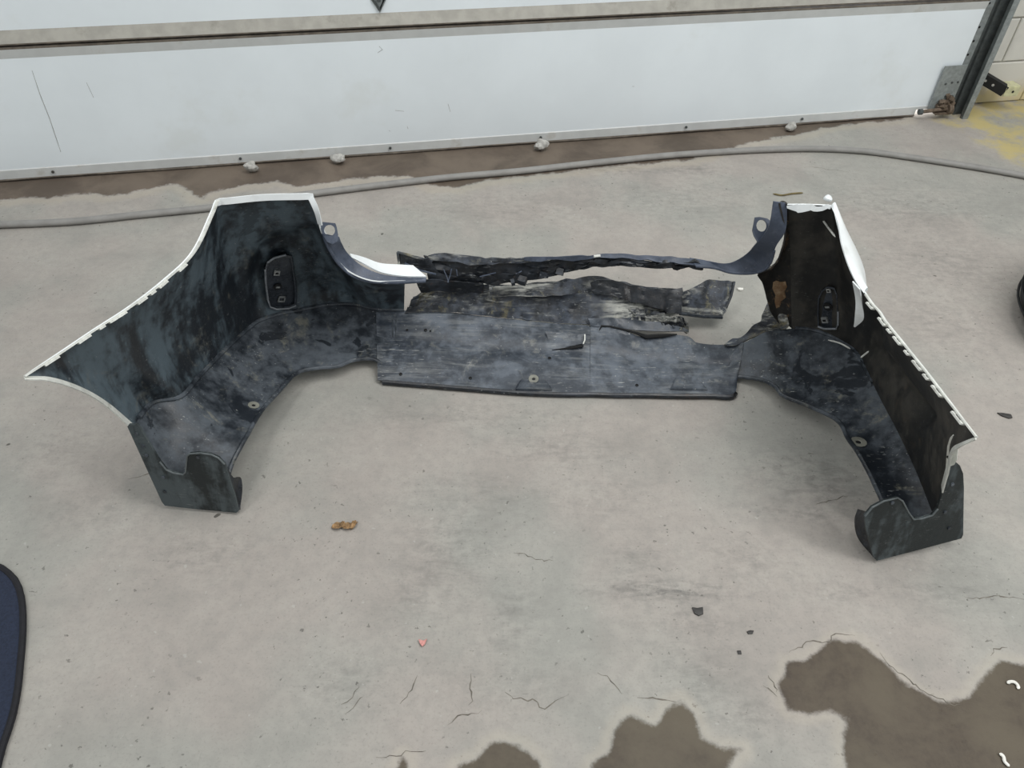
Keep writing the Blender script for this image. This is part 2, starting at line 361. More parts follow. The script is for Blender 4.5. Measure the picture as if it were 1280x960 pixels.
def make_floor():
    xs = np.unique(np.r_[np.linspace(-6.5, -2.4, 24), np.arange(-2.4, 2.9, 0.01), np.linspace(2.9, 6.0, 20)])
    ys = np.unique(np.r_[np.linspace(-3.0, 0.3, 20), np.arange(0.3, 4.1, 0.01), np.linspace(4.1, 7.0, 16)])
    X, Y = np.meshgrid(xs, ys, indexing='ij'); nx, ny = X.shape
    V = np.stack([X, Y, np.zeros_like(X)], -1).reshape(-1, 3)
    I = np.arange(nx * ny).reshape(nx, ny)
    Q = np.stack([I[:-1, :-1], I[1:, :-1], I[1:, 1:], I[:-1, 1:]], -1).reshape(-1, 4)
    me = bpy.data.meshes.new('floor'); me.vertices.add(len(V)); me.vertices.foreach_set('co', V.ravel())
    me.loops.add(Q.size); me.loops.foreach_set('vertex_index', Q.ravel().astype(np.int32))
    me.polygons.add(len(Q)); me.polygons.foreach_set('loop_start', np.arange(0, Q.size, 4, dtype=np.int32))
    me.update(calc_edges=True)
    def put(name, arr):
        a = me.attributes.new(name, 'FLOAT', 'POINT'); a.data.foreach_set('value', arr.astype(np.float32).ravel())
    p1 = gp([(973, 857), (986, 828), (1010, 822), (1038, 802), (1066, 800), (1086, 812), (1106, 830), (1136, 857), (1160, 870), (1186, 880), (1206, 873), (1223, 855), (1240, 837), (1250, 825), (1280, 832), (1330, 850), (1372, 838), (1410, 870), (1400, 930), (1360, 985), (1300, 1010), (1230, 1060), (1150, 1075), (1090, 1040), (1066, 995), (1056, 957), (1053, 923), (1063, 900), (1040, 888), (1010, 893), (986, 888)])
    p2 = gp([(740, 957), (764, 940), (770, 907), (787, 895), (820, 907), (840, 880), (853, 877), (868, 893), (876, 923), (903, 937), (926, 937), (916, 950), (906, 965), (912, 1000), (880, 1035), (830, 1030), (790, 1060), (740, 1040), (728, 1000), (735, 970)])
    p3 = gp([(570, 957), (597, 950), (610, 935), (630, 928), (657, 937), (675, 952), (677, 975), (660, 1010), (580, 1000)])
    p4 = gp([(496, 962), (502, 948), (507, 952), (508, 970)])
    put('puddle', np.minimum.reduce([poly_sd(X, Y, p) for p in (p1, p2, p3, p4)]))
    yel = gp([(1165, 150), (1195, 128), (1360, 95), (1400, 260), (1290, 214), (1255, 200), (1247, 187), (1222, 178), (1198, 162)])
    put('yellow', poly_sd(X, Y, yel))
    edge = gp([(-120, 262), (0, 250), (32, 246), (62, 247), (100, 241), (137, 244), (190, 235), (212, 229), (230, 232), (250, 247), (265, 239), (300, 231), (347, 226), (375, 233), (403, 228), (465, 220), (512, 220), (545, 233), (575, 233), (612, 224), (700, 215), (774, 206), (815, 203), (859, 200), (890, 192), (940, 176), (1000, 168), (1024, 160), (1060, 155), (1130, 149)])
    back = [DB + DU * 0.1 - DV * 0.3, DA - DU * 1.2 - DV * 0.3]
    put('doorwet', poly_sd(X, Y, np.vstack([edge, back])))
    cr = [[(630, 862), (640, 872), (670, 873), (680, 888), (690, 876), (712, 870)], [(748, 840), (760, 852), (773, 865)], [(798, 872), (845, 876)],
          [(985, 815), (1010, 800), (1032, 802), (1040, 788), (1065, 790)], [(1098, 815), (1112, 830), (1135, 845), (1150, 858), (1170, 866), (1190, 878), (1205, 876)],
          [(1240, 822), (1245, 814), (1262, 812)], [(1208, 747), (1245, 746), (1285, 752)], [(470, 948), (500, 945), (510, 938), (528, 939)], [(560, 905), (575, 893), (600, 888)],
          [(500, 880), (512, 862), (520, 845)], [(1020, 630), (1060, 622)], [(210, 585), (160, 600)], [(1010, 208), (1060, 214)], [(955, 858), (970, 868)],
          [(590, 845), (588, 885)], [(960, 845), (972, 868)], [(427, 880), (450, 855)], [(433, 894), (455, 868)], [(1140, 225), (1160, 228)], [(690, 700), (640, 690)]]
    sc = np.zeros_like(X)
    for px, py, rx, ry, s in [(830, 738, 90, 14, 0.75), (800, 700, 40, 30, 0.3), (870, 775, 60, 22, 0.35), (560, 690, 60, 70, 0.35), (520, 740, 40, 60, 0.3), (640, 770, 40, 60, 0.3),
                              (1020, 600, 70, 40, 0.5), (1000, 640, 60, 12, 0.5), (600, 520, 160, 20, 0.25), (640, 850, 90, 40, 0.2), (880, 850, 60, 60, 0.3), (930, 700, 60, 30, 0.25),
                              (1180, 740, 80, 18, 0.35), (1060, 740, 60, 14, 0.3), (250, 690, 80, 30, 0.25), (70, 560, 60, 40, 0.2), (600, 620, 120, 30, 0.25), (700, 560, 100, 25, 0.3),
                              (1140, 640, 70, 90, 0.3), (1130, 260, 120, 25, 0.35), (1180, 330, 90, 40, 0.3), (850, 250, 110, 25, 0.25), (620, 260, 130, 20, 0.25), (1170, 400, 70, 50, 0.25),
                              (1000, 880, 30, 20, 0.5), (930, 890, 40, 30, 0.35), (120, 640, 90, 30, 0.2), (430, 850, 60, 40, 0.25), (760, 620, 60, 40, 0.2), (760, 210, 60, 8, 0.6), (860, 212, 40, 6, 0.5)]:
        c = at(px, py, 0); ex = abs(at(px + rx, py, 0)[0] - c[0]); ey = abs(at(px, py - ry, 0)[1] - c[1])
        r2 = ((X - c[0]) / ex) ** 2 + ((Y - c[1]) / ey) ** 2; sc = np.maximum(sc, s * np.exp(-r2))
    put('scuff', sc)
    me.materials.append(floor_material())
    o = bpy.data.objects.new('floor', me); COL.objects.link(o); tag(o, 'worn grey concrete workshop floor with wet stains', kind='structure')
    mc = simple('dirt_filled_crack', (112, 106, 97), 0.9, 0, 0.25, 80)
    r_ = np.random.default_rng(3)
    for l in cr:
        P_ = gp(l); P_ = resample(P_, max(6, int(np.linalg.norm(np.diff(P_, axis=0), axis=1).sum() / 0.008))); n = len(P_)
        P_[:, :2] += np.cumsum(r_.normal(0, 0.0022, (n, 2)), 0) * 0.6 + r_.normal(0, 0.0018, (n, 2))
        wd = 0.0014 * np.sin(np.linspace(0.25, math.pi - 0.1, n)) * (0.35 + 1.1 * r_.random(n))
        T = np.gradient(P_, axis=0); T /= np.linalg.norm(T, axis=1)[:, None] + 1e-9; S = np.stack([-T[:, 1], T[:, 0], 0 * T[:, 0]], 1)
        V = np.vstack([P_ + S * wd[:, None], P_ - S * wd[:, None]]); V[:, 2] = 0.0004
        mesh_obj('crack', V, [(i, n + i, n + i + 1, i + 1) for i in range(n - 1)], mc, o, None, False)
make_floor()

# ------------------------------------------------------------------ sectional door
UL, UR = -3.0, du_of(1176, 143)      # door span along its own axis
SEC = 0.512                                   # section height
door = empty('door_1', DA, DOOR_ANG); tag(door, 'white sectional overhead garage door', kind='structure')
def extrude_profile(name, prof, u0, u1, mats, fm, parent, smooth=False):
    """prof: list of (v into room, w up) closed; extruded along u; fm: material per side"""
    n = len(prof)
    V = [(u0, -v, z) for v, z in prof] + [(u1, -v, z) for v, z in prof]
    Fc = [(i, n + i, n + (i + 1) % n, (i + 1) % n) for i in range(n)] + [tuple(range(n)), tuple(range(2 * n - 1, n - 1, -1))]
    return mesh_obj(name, V, Fc, mats, parent, list(fm) + [0, 0], smooth)
Z0 = 0.013
UG = du_of(1141, 146)
for k in range(5):
    z0, z1 = Z0 + k * SEC, Z0 + (k + 1) * SEC
    face = -0.026      # recessed face
    b = 0.046
    if k == 0:
        prof = [(-0.004, z0), (-0.004, z0 + 0.036), (face + 0.019, z0 + 0.039), (face + 0.019, z1 - b), (0.0, z1 - 0.012), (0.0, z1 - 0.006), (-0.07, z1 - 0.006), (-0.07, z0)]
        fm = [2, 2, 0, 2, 3, 3, 0, 0]
    else:
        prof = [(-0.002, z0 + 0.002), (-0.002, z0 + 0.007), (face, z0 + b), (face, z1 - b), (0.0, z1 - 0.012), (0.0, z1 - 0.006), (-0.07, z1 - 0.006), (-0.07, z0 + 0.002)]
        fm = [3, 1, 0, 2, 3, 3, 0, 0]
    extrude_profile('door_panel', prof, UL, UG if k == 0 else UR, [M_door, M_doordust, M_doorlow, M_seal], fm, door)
    if k == 0:
        prof = [(v, max(z, 0.036)) for v, z in prof]; prof[1] = (-0.004, z0 + 0.037)
        extrude_profile('end_stile', prof, UG, UR, [M_door, M_doordust, M_doorlow, M_seal], fm, door)
mb = MB(); mb.tube([(u, 0.014, 0.008 + 0.002 * math.sin(7 * u)) for u in np.linspace(UL, UG, 60)], 0.0125, 8, flat=0.62)
mb.build('bottom_seal', M_seal, door)
for px, py in [(65, 217), (300, 201), (488, 187), (676, 172), (857, 158), (1001, 147), (-120, 229)]:
    u = du_of(px, py, Z0 + 0.02)
    mb = MB(); mb.tube([(u, 0.0, Z0 + 0.02), (u, -0.004, Z0 + 0.02)], 0.006, 8); mb.build('screw', M_galv_d, door)
# lock plate at the middle of the second section (only its pointed foot shows)
ul = du_of(475, 16, 0.55)
def door_px(px, py, v=0.0):
    """door-local (u, w) of a pixel on the door's face"""
    d = ray(px, py); o = DA + DV * v; t = ((o - CAM) @ DV) / (d @ DV); P = CAM + d * t
    return float((P - DA) @ DU), float(P[2])
uc, wc = door_px(475, 16, -0.024)
lp = empty('lock_plate', (uc, 0.026, wc)); lp.parent = door
mb = MB(); mb.prism([(0, -0.004, 0), (0.03, -0.004, 0.05), (0.034, -0.004, 0.20), (-0.034, -0.004, 0.20), (-0.03, -0.004, 0.05)], None, (0, 0.006, 0)); mb.build('plate', M_galv, lp, False)
for s in (-1, 1):
    mb = MB(); mb.tube([(0, -0.008, 0.012), (s * 0.022, -0.008, 0.052), (s * 0.026, -0.008, 0.19)], 0.004, 6); mb.build('ridge', M_galv_d, lp)
mb = MB(); mb.tube([(0, -0.008, 0.05), (0, -0.02, 0.05)], 0.008, 10); mb.build('ridge', M_galv_d, lp)
M_scratch = simple('grey_scratch', (150, 150, 146), 0.7, 0, 0.2, 40)
# scratches and scuffs in the paint
for L in ([(40, 88), (50, 118), (62, 148), (70, 172), (76, 190)], [(108, 103), (117, 122)], [(474, 58), (478, 62), (472, 66)], [(560, 130), (563, 140)], [(494, 138), (505, 139)],
          [(509, 158), (510, 161)], [(790, 108), (793, 108)], [(486, 163), (488, 164)]):
    mb = MB(); P = [door_px(x, y, -0.007) for x, y in L]; mb.tube([(u, 0.0070, w_) for u, w_ in P], [0.0007] + [0.0012] * (len(P) - 2) + [0.0007], 5); mb.build('scratch', M_scratch, door)

# ------------------------------------------------------------------ block wall right of the door (and above it)
U_J = du_of(1200, 141)                  # jamb, where the masonry begins
wall = empty('wall_back', DA, DOOR_ANG); tag(wall, 'white painted concrete block wall beside the door', kind='structure')
M_block = simple('white_painted_block', (214, 212, 204), 0.7, 0, 0.04, 12, 0.15, (196, 190, 172), 0.4, 5)
M_joint = simple('painted_mortar_joint', (186, 184, 176), 0.8, 0, 0.06, 30)
def yellow_base_block():
    m, nt, b = new_mat('block_with_yellow_overspray'); t = NT(nt); v = t.obj()
    z = t.n('ShaderNodeSeparateXYZ'); t.link(v, z.inputs[0])
    f = t.ramp(t.math('ADD', z.outputs[2], t.math('MULTIPLY', t.math('SUBTRACT', t.noise(v, 9, 6, 0.7), 0.5), 0.14)), 0.115, 0.045)
    col = t.mix(t.math('MULTIPLY', f, 0.8), lin((212, 209, 200)), t.mix(t.ramp(t.noise(v, 16, 4), 0.4, 0.6), lin((206, 190, 140)), lin((196, 184, 158))))
    t.link(col, b.inputs['Base Color']); b.inputs['Roughness'].default_value = 0.75
    return m
M_blocky = yellow_base_block()
V_W = -0.095
mb = MB(); mb.box((U_J + 1.8, -V_W + 0.06, 1.5), (3.6, 0.10, 3.0)); mb.box(((-3.6 + U_J) / 2, -V_W + 0.06, 2.86), (U_J + 3.6, 0.10, 0.30)); mb.box((-3.9, -V_W + 0.03, 1.5), (2.0, 0.10, 3.0)); mb.box(((UR + U_J) / 2 + 0.01, 0.09, 1.5), (U_J - UR + 0.06, 0.04, 3.0)); mb.build('wall_core', M_joint, wall, False)
bl, bh = 0.40, 0.20
def block(u0, u1, z0, z1, mat):
    j = 0.0035; c = 0.004; y0, y1 = -V_W - 0.002, -V_W + 0.02
    a0, a1, b0, b1 = u0 + j, u1 - j, z0 + j, z1 - j
    V = [(a0 + c, y0, b0 + c), (a1 - c, y0, b0 + c), (a1 - c, y0, b1 - c), (a0 + c, y0, b1 - c), (a0, y0 + c, b0), (a1, y0 + c, b0), (a1, y0 + c, b1), (a0, y0 + c, b1), (a0, y1, b0), (a1, y1, b0), (a1, y1, b1), (a0, y1, b1)]
    F_ = [(0, 1, 2, 3)] + [(i, i + 4, (i + 1) % 4 + 4, (i + 1) % 4) for i in range(4)] + [(i + 4, i + 8, (i + 1) % 4 + 8, (i + 1) % 4 + 4) for i in range(4)]
    mesh_obj('block', V, [f[::-1] for f in F_][:1] and F_, mat, wall, None, False)
for r in range(12):
    u = U_J - 0.02 - (0.2 if r % 2 else 0.0); first = True
    while u < U_J + 3.2:
        block(max(u, U_J - 0.02), u + bl, r * bh, (r + 1) * bh, M_blocky if r == 0 else M_block); u += bl
# daylight outdoors, behind the door: shows only through the gap at the door's corner
ug = UG + 0.04
sp = bpy.data.lights.new('outdoor_daylight', 'AREA'); sp.energy = 70; sp.size = 0.7; spo = bpy.data.objects.new('outdoor_daylight', sp); COL.objects.link(spo)
spo.location = tuple(DA + DU * ug - DV * 1.0 + np.array([0, 0, 0.75])); spo.rotation_euler = (Vector(tuple(DA + DU * ug - DV * 0.1)) - Vector(spo.location)).to_track_quat('-Z', 'Y').to_euler()

# ------------------------------------------------------------------ vertical track and bracket
ub = du_of(1190, 141)
tr = empty('door_track', tuple(DA + DU * ub - DV * 0.030), DOOR_ANG); tag(tr, 'galvanised vertical roller track standing at the right edge of the door', 'door track')
mb = MB()   # C-shaped channel, open towards the door
for (c, s, mi) in (((0.036, -0.050, 1.25), (0.004, 0.060, 2.5), 1), ((0.022, -0.080, 1.25), (0.028, 0.004, 2.5), 0), ((0.012, -0.028, 1.25), (0.046, 0.004, 2.5), 1), ((0.008, -0.072, 1.25), (0.004, 0.016, 2.5), 1)): mb.box(c, s, mi)
mb.build('channel', [M_galv, M_galv_d], tr, False)  # two steel tones colour in the channel's light and shaded faces
mb = MB(); mb.box((-0.018, -0.012, 1.25), (0.034, 0.004, 2.5)); mb.box((-0.004, -0.022, 1.25), (0.004, 0.020, 2.5)); mb.build('backing_angle', M_galv_d, tr, False)
mb = MB(); mb.box((-0.052, -0.014, 1.38), (0.052, 0.005, 2.28)); mb.prism([(-0.078, -0.012, 0.245), (-0.026, -0.012, 0.245), (-0.030, -0.012, 0.225), (-0.045, -0.012, 0.215), (-0.068, -0.012, 0.220)], None, (0, -0.005, 0))
mb.build('mounting_angle', M_galv, tr, False)
for z in (0.28, 0.34, 0.40, 0.50, 0.62):
    mb = MB(); mb.tube([(-0.052, -0.0165, z), (-0.052, -0.0185, z)], 0.005, 8); mb.build('bolt_hole', M_dark, tr)
br = empty('bottom_bracket', tuple(DA + DU * (ub - 0.095)), DOOR_ANG); tag(br, 'dirty galvanised corner bracket plate with roller on the door bottom', 'bracket')
mb = MB(); mb.box((-0.01, -0.008, 0.135), (0.115, 0.005, 0.215)); mb.build('plate', M_galv, br, False)
for x, z in ((-0.03, 0.16), (0.0, 0.165), (0.03, 0.165), (0.02, 0.09), (-0.005, 0.10), (0.03, 0.10)):
    mb = MB(); mb.tube([(x, -0.010, z), (x, -0.014, z)], 0.005, 8); mb.build('bolt', M_galv_d, br)
mb = MB(); mb.tube([(-0.12, -0.028, 0.040), (-0.05, -0.030, 0.044), (0.045, -0.031, 0.05)], 0.009, 8); mb.build('roller_shaft', M_rust, br)
mb = MB(); mb.tube([(0.015, -0.030, 0.046), (0.035, -0.030, 0.046)], 0.026, 14); mb.build('roller', M_rust, br)
mb = MB(); mb.tube([(-0.125, -0.028, 0.040), (-0.110, -0.028, 0.040)], 0.014, 8); mb.build('shaft_nut', M_galv_d, br)
mb = MB(); mb.box((0.0, -0.025, 0.030), (0.09, 0.04, 0.006)); mb.build('foot_plate', M_rust, br, False)
mb = MB()
for q in range(14):
    a = rng.uniform(-0.03, 0.035), rng.uniform(-0.035, -0.015), rng.uniform(0.05, 0.11); mb.box(a, (0.018, 0.014, 0.016), 0, np.linalg.qr(rng.normal(size=(3, 3)))[0])
mb.build('caked_dirt', M_rust, br)

# perforated angle iron standing off the wall behind the track
def at_v(px, py, v):
    d_ = ray(px, py); o_ = DA + DV * v; return CAM + d_ * (((o_ - CAM) @ DV) / (d_ @ DV))
p0 = at_v(1219, 93, V_W + 0.03); p1 = at_v(1256, 115, V_W + 0.115)
ai = empty('angle_iron', tuple(p0)); tag(ai, 'black perforated angle iron with yellow painted end by the block wall', 'angle iron')
d = p1 - p0; L_ = np.linalg.norm(d); d /= L_; sd = np.cross(d, [0, 0, 1]); sd /= np.linalg.norm(sd); up = np.cross(sd, d)
Rm = np.stack([d, sd, up], 1)
mb = MB(); mb.box(d * L_ / 2, (L_, 0.005, 0.046), 0, Rm); mb.box(d * L_ / 2 - sd * 0.018 + up * 0.021, (L_, 0.04, 0.005), 0, Rm); mb.build('bar', M_black, ai, False)
for f in (0.35, 0.60):
    mb = MB(); c = d * L_ * f + sd * 0.003; mb.tube([c, c + sd * 0.001], 0.006, 10); mb.build('slot', M_stone, ai)
M_yend = simple('yellow_white_steel', (200, 198, 160), 0.6, 0, 0.1, 50, dirt=(170, 160, 90), dirt_amt=0.6, dscale=20)
e = d * L_; out = DU * 0.075
mb = MB(); mb.box(e + DU * 0.036 - np.array([0, 0, 0.0]), (0.075, 0.006, 0.042), 0, np.stack([DU, DV, [0, 0, 1]], 1)); mb.box(e + DU * 0.036 + np.array([0, 0, 0.022]) - DV * 0.03, (0.075, 0.06, 0.005), 0, np.stack([DU, DV, [0, 0, 1]], 1)); mb.build('end_plate', M_yend, ai, False)
mb = MB(); c = e + DU * 0.04 + DV * 0.003; mb.tube([c, c + DV * 0.002], 0.006, 8); mb.build('slot', M_dark, ai)

# ------------------------------------------------------------------ stones along the door
def stone(name, c, sx, sy, sz, mat, seed):
    r = np.random.default_rng(seed); n1, n2 = 9, 12; V = []
    k = r.normal(size=(5, 3)); ph = r.uniform(0, 6, 5)
    for i in range(n1):
        th = math.pi * i / (n1 - 1)
        for j in range(n2):
            f = 2 * math.pi * j / n2; q = np.array([math.sin(th) * math.cos(f), math.sin(th) * math.sin(f), math.cos(th)])
            rad = 1 + 0.16 * sum(math.sin(2 * (kk @ q) + p) for kk, p in zip(k, ph)) / 1.5
            V.append(np.array([sx, sy, sz]) * q * rad)
    V = np.array(V); V[:, 2] -= V[:, 2].min()
    F_ = [(i * n2 + j, (i + 1) * n2 + j, (i + 1) * n2 + (j + 1) % n2, i * n2 + (j + 1) % n2) for i in range(n1 - 1) for j in range(n2)]
    o = mesh_obj(name, V, F_, mat, None, None, True, 30); o.location = tuple(c); return o
for k, (px, py, wd, lab) in enumerate([(316, 215, 0.030, 'leftmost grey stone lying under the white door edge'), (423, 204, 0.036, 'flat grey stone at the door edge, second from left'),
                                       (676, 188, 0.030, 'rounded grey stone at the door edge, third from left'), (988, 163, 0.028, 'rightmost small grey stone at the door edge')]):
    s = stone('stone', at(px, py, 0), wd, wd * 0.7, wd * (0.5 if k == 1 else 0.72), M_stone, 20 + k); s.rotation_euler = (0, 0, DOOR_ANG + (0.3, -0.4, 0.1, 0.5)[k]); tag(s, lab, 'stone', 'stones along the garage door')

# ------------------------------------------------------------------ hose
hp = [(-160, 292), (-60, 284), (0, 281), (90, 277), (180, 268), (270, 259), (330, 250), (400, 241), (480, 231), (560, 222), (650, 214), (740, 204), (830, 195), (900, 190), (960, 187), (1020, 186), (1080, 189), (1140, 197), (1200, 206), (1260, 216), (1320, 228), (1420, 250)]
P = catmull(np.array([at(x, y, 0.013) for x, y in hp]), 120)
P[:, 2] = 0.0135
mb = MB(); mb.tube(P, 0.0145, 12, flat=0.88); o = mb.build('hose', M_hose); tag(o, 'long dusty grey air hose snaking across the floor before the door', 'hose')

# ------------------------------------------------------------------ bumper cover
bum = empty('bumper_cover', tuple(at(690, 440, 0))); BO = np.array(bum.location)
tag(bum, 'torn white rear bumper cover lying on the floor, black inner side up', 'bumper cover')
PIN = Matrix.Translation(-bum.location)
def bpart(o):
    return o
def sh(name, G, thick, mats, **kw):
    o = shell(name, np.asarray(G) - BO, thick, mats, bum, out_from=np.array(kw.pop('out_from', (0.0, 1.35, 0.45))) - BO, **kw); return o
def loft(ribs, nu, nv):
    R_ = np.array([catmull(pts(r), nv) for r in ribs])
    return catmull(R_, nu)
def bulge(G, amt, centre=(0.0, 1.35, 0.4), p=1.0):
    N = grid_normals(G); 
    if ((G - np.array(centre)) * N).sum() < 0: N = -N
    t = np.linspace(0, 1, G.shape[1]); prof = np.sin(math.pi * t) ** p
    return G + N * (amt * prof)[None, :, None]
def on_grid(G, px, py):
    q = proj(G.reshape(-1, 3)); i = np.argmin(((q - [px, py]) ** 2).sum(1)); N = grid_normals(G).reshape(-1, 3)[i]
    P_ = G.reshape(-1, 3)[i]
    if N @ (CAM - P_) < 0: N = -N
    # slide onto the tangent plane along the ray
    d = ray(px, py); t = ((P_ - CAM) @ N) / (d @ N)
    return CAM + d * t, N

# ---- left side: painted panel from the quarter-panel edge down to the crease
crL = [(168, 531, .25), (192, 504, .22), (226, 497, .20), (246, 475, .18), (268, 452, .16), (290, 430, .14), (315, 408, .123), (322, 403, .12), (326, 401, .119), (352, 393, .11), (378, 388, .106), (382, 387, .105), (385, 386.5, .105), (410, 382, .10), (440, 381, .095), (470, 387, .085), (505, 388, .08)]
tpL = [(30, 470, .54), (75, 441, .545), (115, 414, .545), (160, 385, .545), (203, 352, .55), (240, 316, .565), (266, 262, .604), (271, 250, .61), (279, 249, .609), (330, 244, .60), (381, 243, .587), (390, 243, .585), (392, 253, .565), (404, 298, .46), (428, 334, .365), (462, 351, .325), (507, 352, .31)]
ribs = []
arch = [(30, 470, .54), (62, 471, .515), (100, 483, .45), (135, 503, .35), (168, 531, .25)]
ribs.append(arch)
for k in range(1, len(tpL)):
    a, c = np.array(tpL[k], float), np.array(crL[k], float)
    Pa, Pc = at(*a), at(*c)
    ribs.append((a, c))
Rr = [catmull(pts(arch), 30)]
for a, c in ribs[1:]:
    Rr.append(catmull(np.array([at(*a), at(*c)]), 30))
def rows_catmull(R_, per):
    out = catmull(np.array(R_), per); return out
GL = rows_catmull(Rr, 110)
t = np.linspace(0, 1, 110)[:, None] * np.ones(30)[None]
amt = 0.028 * np.clip((t - 0.03) / 0.2, 0, 1) * np.sin(math.pi * np.linspace(0, 1, 30))[None, :]
N = grid_normals(GL); N = N if ((GL - np.array([0, 1.35, .4])) * N).sum() > 0 else -N
# raised corner box on the inside of the corner (step seen as a pale arc)
Q = proj(GL.reshape(-1, 3)).reshape(110, 30, 2)
def px_sd(Q, poly):
    return poly_sd(Q[..., 0], Q[..., 1], np.array([(x, y, 0) for x, y in poly]))
GL = GL + N * amt[..., None]
Q = proj(GL.reshape(-1, 3)).reshape(110, 30, 2)
pk = px_sd(Q, [(318, 405), (314, 340), (322, 310), (345, 295), (395, 285), (420, 320), (440, 375)])
GL = GL + N * (0.022 * np.clip(0.5 - pk / 16.0, 0, 1) * np.clip((1 - np.linspace(0, 1, 30)) / .12, 0, 1)[None] * np.clip(np.linspace(0, 1, 30) / .12, 0, 1)[None])[..., None]
sidL = sh('side_panel', GL, 0.0035, [M_in, M_white, M_white])
sidL['label'] = 'black inner side of the painted side panel beside the light grey floor, left'

def snap_to(G, crease, reach=0.55):
    """carry the first column of a grid onto the crease curve, fading out across the panel"""
    C = resample(crease, 600); w_ = np.clip(1 - np.linspace(0, 1, G.shape[1]) / reach, 0, 1) ** 2
    for i in range(len(G)):
        k = np.argmin(((C - G[i, 0]) ** 2).sum(1)); dlt = C[k] + np.array([0, 0, 0.001]) - G[i, 0]
        if np.linalg.norm(dlt) < 0.05: G[i] += dlt[None] * w_[:, None]
    return G
# ---- left underside
flL = [(286, 592, .105), (292, 575, .11), (304, 553, .115), (328, 512, .09), (349, 489, .075), (372, 466, .06), (398, 460, .05), (422, 458, .045), (440, 451, .038), (466, 449, .034), (478, 455, .028)]
cL2 = [(168, 531, .25), (192, 504, .22), (226, 497, .20), (268, 452, .16), (290, 430, .14), (322, 403, .12), (352, 393, .11), (382, 387, .105), (410, 382, .10), (466, 387, .083), (480, 388, .078)]
inner_end = [(168, 531, .25), (190, 565, .185), (215, 594, .115), (250, 594, .095), (286, 592, .105)]
Rr = [catmull(pts(inner_end), 24)]
for a, c in list(zip(cL2, flL))[1:]:
    Rr.append(catmull(np.array([at(*a), at(*c)]), 24))
GU = rows_catmull(Rr, 80)
N = grid_normals(GU); N = N if N[..., 2].mean() < 0 else -N
GU = GU + N * (0.016 * np.sin(math.pi * np.linspace(0, 1, 24))[None] * np.clip((1 - np.linspace(0, 1, 80)) / .25, 0, 1)[:, None])[..., None]
GU = snap_to(GU, GL[:, -1])
GU[..., 2] = np.maximum(GU[..., 2], 0.012)
o = sh('lower_panel', GU, 0.004, [M_low, M_low, M_low], out_from=(0, 1.4, 0.8))
# rolled edge of the underside
mb = MB(); mb.tube(GU[:, -1] - BO, 0.006, 8); mb.build('rolled_edge', M_low, bum)
# rib along the crease
mb = MB(); P = GL[2:, -1] + np.array([0, 0, 0.004]); mb.tube(P - BO, 0.0065, 8); mb.build('crease_bead', M_low, bum)

# ---- left painted edge, its clip tabs and the arch lip
def strip(name, curve, inward, width, thick, mats):
    curve = np.asarray(curve); n = len(curve)
    T = np.gradient(curve, axis=0); T /= np.linalg.norm(T, axis=1)[:, None]
    inward = np.broadcast_to(np.asarray(inward, float), curve.shape)
    I_ = inward - (inward * T).sum(1)[:, None] * T; I_ /= np.linalg.norm(I_, axis=1)[:, None]
    Nn = np.cross(T, I_); wd = np.broadcast_to(width, (n,))[:, None]
    A = curve - BO; B_ = A + I_ * wd; V = np.vstack([A, B_, A + Nn * thick, B_ + Nn * thick]); F_ = []
    for i in range(n - 1):
        a, b, c, d_ = i, n + i, 2 * n + i, 3 * n + i
        F_ += [(a, a + 1, b + 1, b), (c, d_, d_ + 1, c + 1), (a, c, c + 1, a + 1), (b, b + 1, d_ + 1, d_)]
    F_ += [(0, n, 3 * n, 2 * n), (n - 1, 3 * n - 1, 4 * n - 1, 2 * n - 1)][0:2]
    return mesh_obj(name, V, F_, mats, bum, None, False)
top = GL[:, 0]
iA0 = int(np.argmin(((proj(top) - [271, 250]) ** 2).sum(1))); iA2 = int(np.argmin(((proj(top) - [390, 243]) ** 2).sum(1)))
# folded edge: faces inward and up, towards the middle of the bumper
inw = np.array([0.75, 0.1, 0.35])
strip('edge_flange', resample(top[:iA0 + 1], 60) + [0, 0, 0.001], inw, 0.0085, 0.003, M_whiteflange)
strip('edge_flange', resample(top[iA0:iA2 + 1], 24) + [0, 0, 0.002], (0.0, -0.25, -1.0), 0.016, 0.003, M_white)
def clip_tab(c, along, inward, ln, wd):
    along = along / np.linalg.norm(along); inward = inward - (inward @ along) * along; inward /= np.linalg.norm(inward)
    n = np.cross(along, inward); mb = MB(); Rm = np.stack([along, inward, n], 1)
    if n[2] < 0: n = -n
    c = np.array(c) - BO + n * 0.001
    mb.box(c + along * (ln / 2 - ln * .14), (ln * .28, wd, 0.004), 0, Rm); mb.box(c - along * (ln / 2 - ln * .14), (ln * .28, wd, 0.004), 0, Rm)
    mb.box(c + inward * (wd / 2 - wd * .13), (ln * .5, wd * .26, 0.004), 0, Rm); mb.box(c - inward * (wd / 2 - wd * .13), (ln * .5, wd * .26, 0.004), 0, Rm)
    mb.box(c - n * 0.001, (ln * .46, wd * .5, 0.001), 1, Rm)
    return mb.build('clip_tab', [M_whiteflange, M_dark], bum, False)
pt = proj(top)
for px, py, ln in [(219, 330, .026), (196, 349, .026), (166, 370, .026), (145, 384, .018), (132, 393, .026), (95, 420, .030), (59, 452, .032), (118, 404, .014), (181, 360, .014)]:
    i = int(np.argmin(((pt - [px, py]) ** 2).sum(1))); i = min(max(i, 1), len(top) - 2)
    clip_tab(top[i] + np.array([0.009, 0.0, -0.001]), top[i + 1] - top[i - 1], inw, ln, 0.013)
archc = GL[0]
strip('arch_lip', resample(archc, 40), np.array([0.25, -0.9, 0.1]), np.interp(np.linspace(0, 1, 40), [0, .15, .5, 1], [0.010, 0.012, 0.010, 0.018]), 0.003, M_whiteflange)

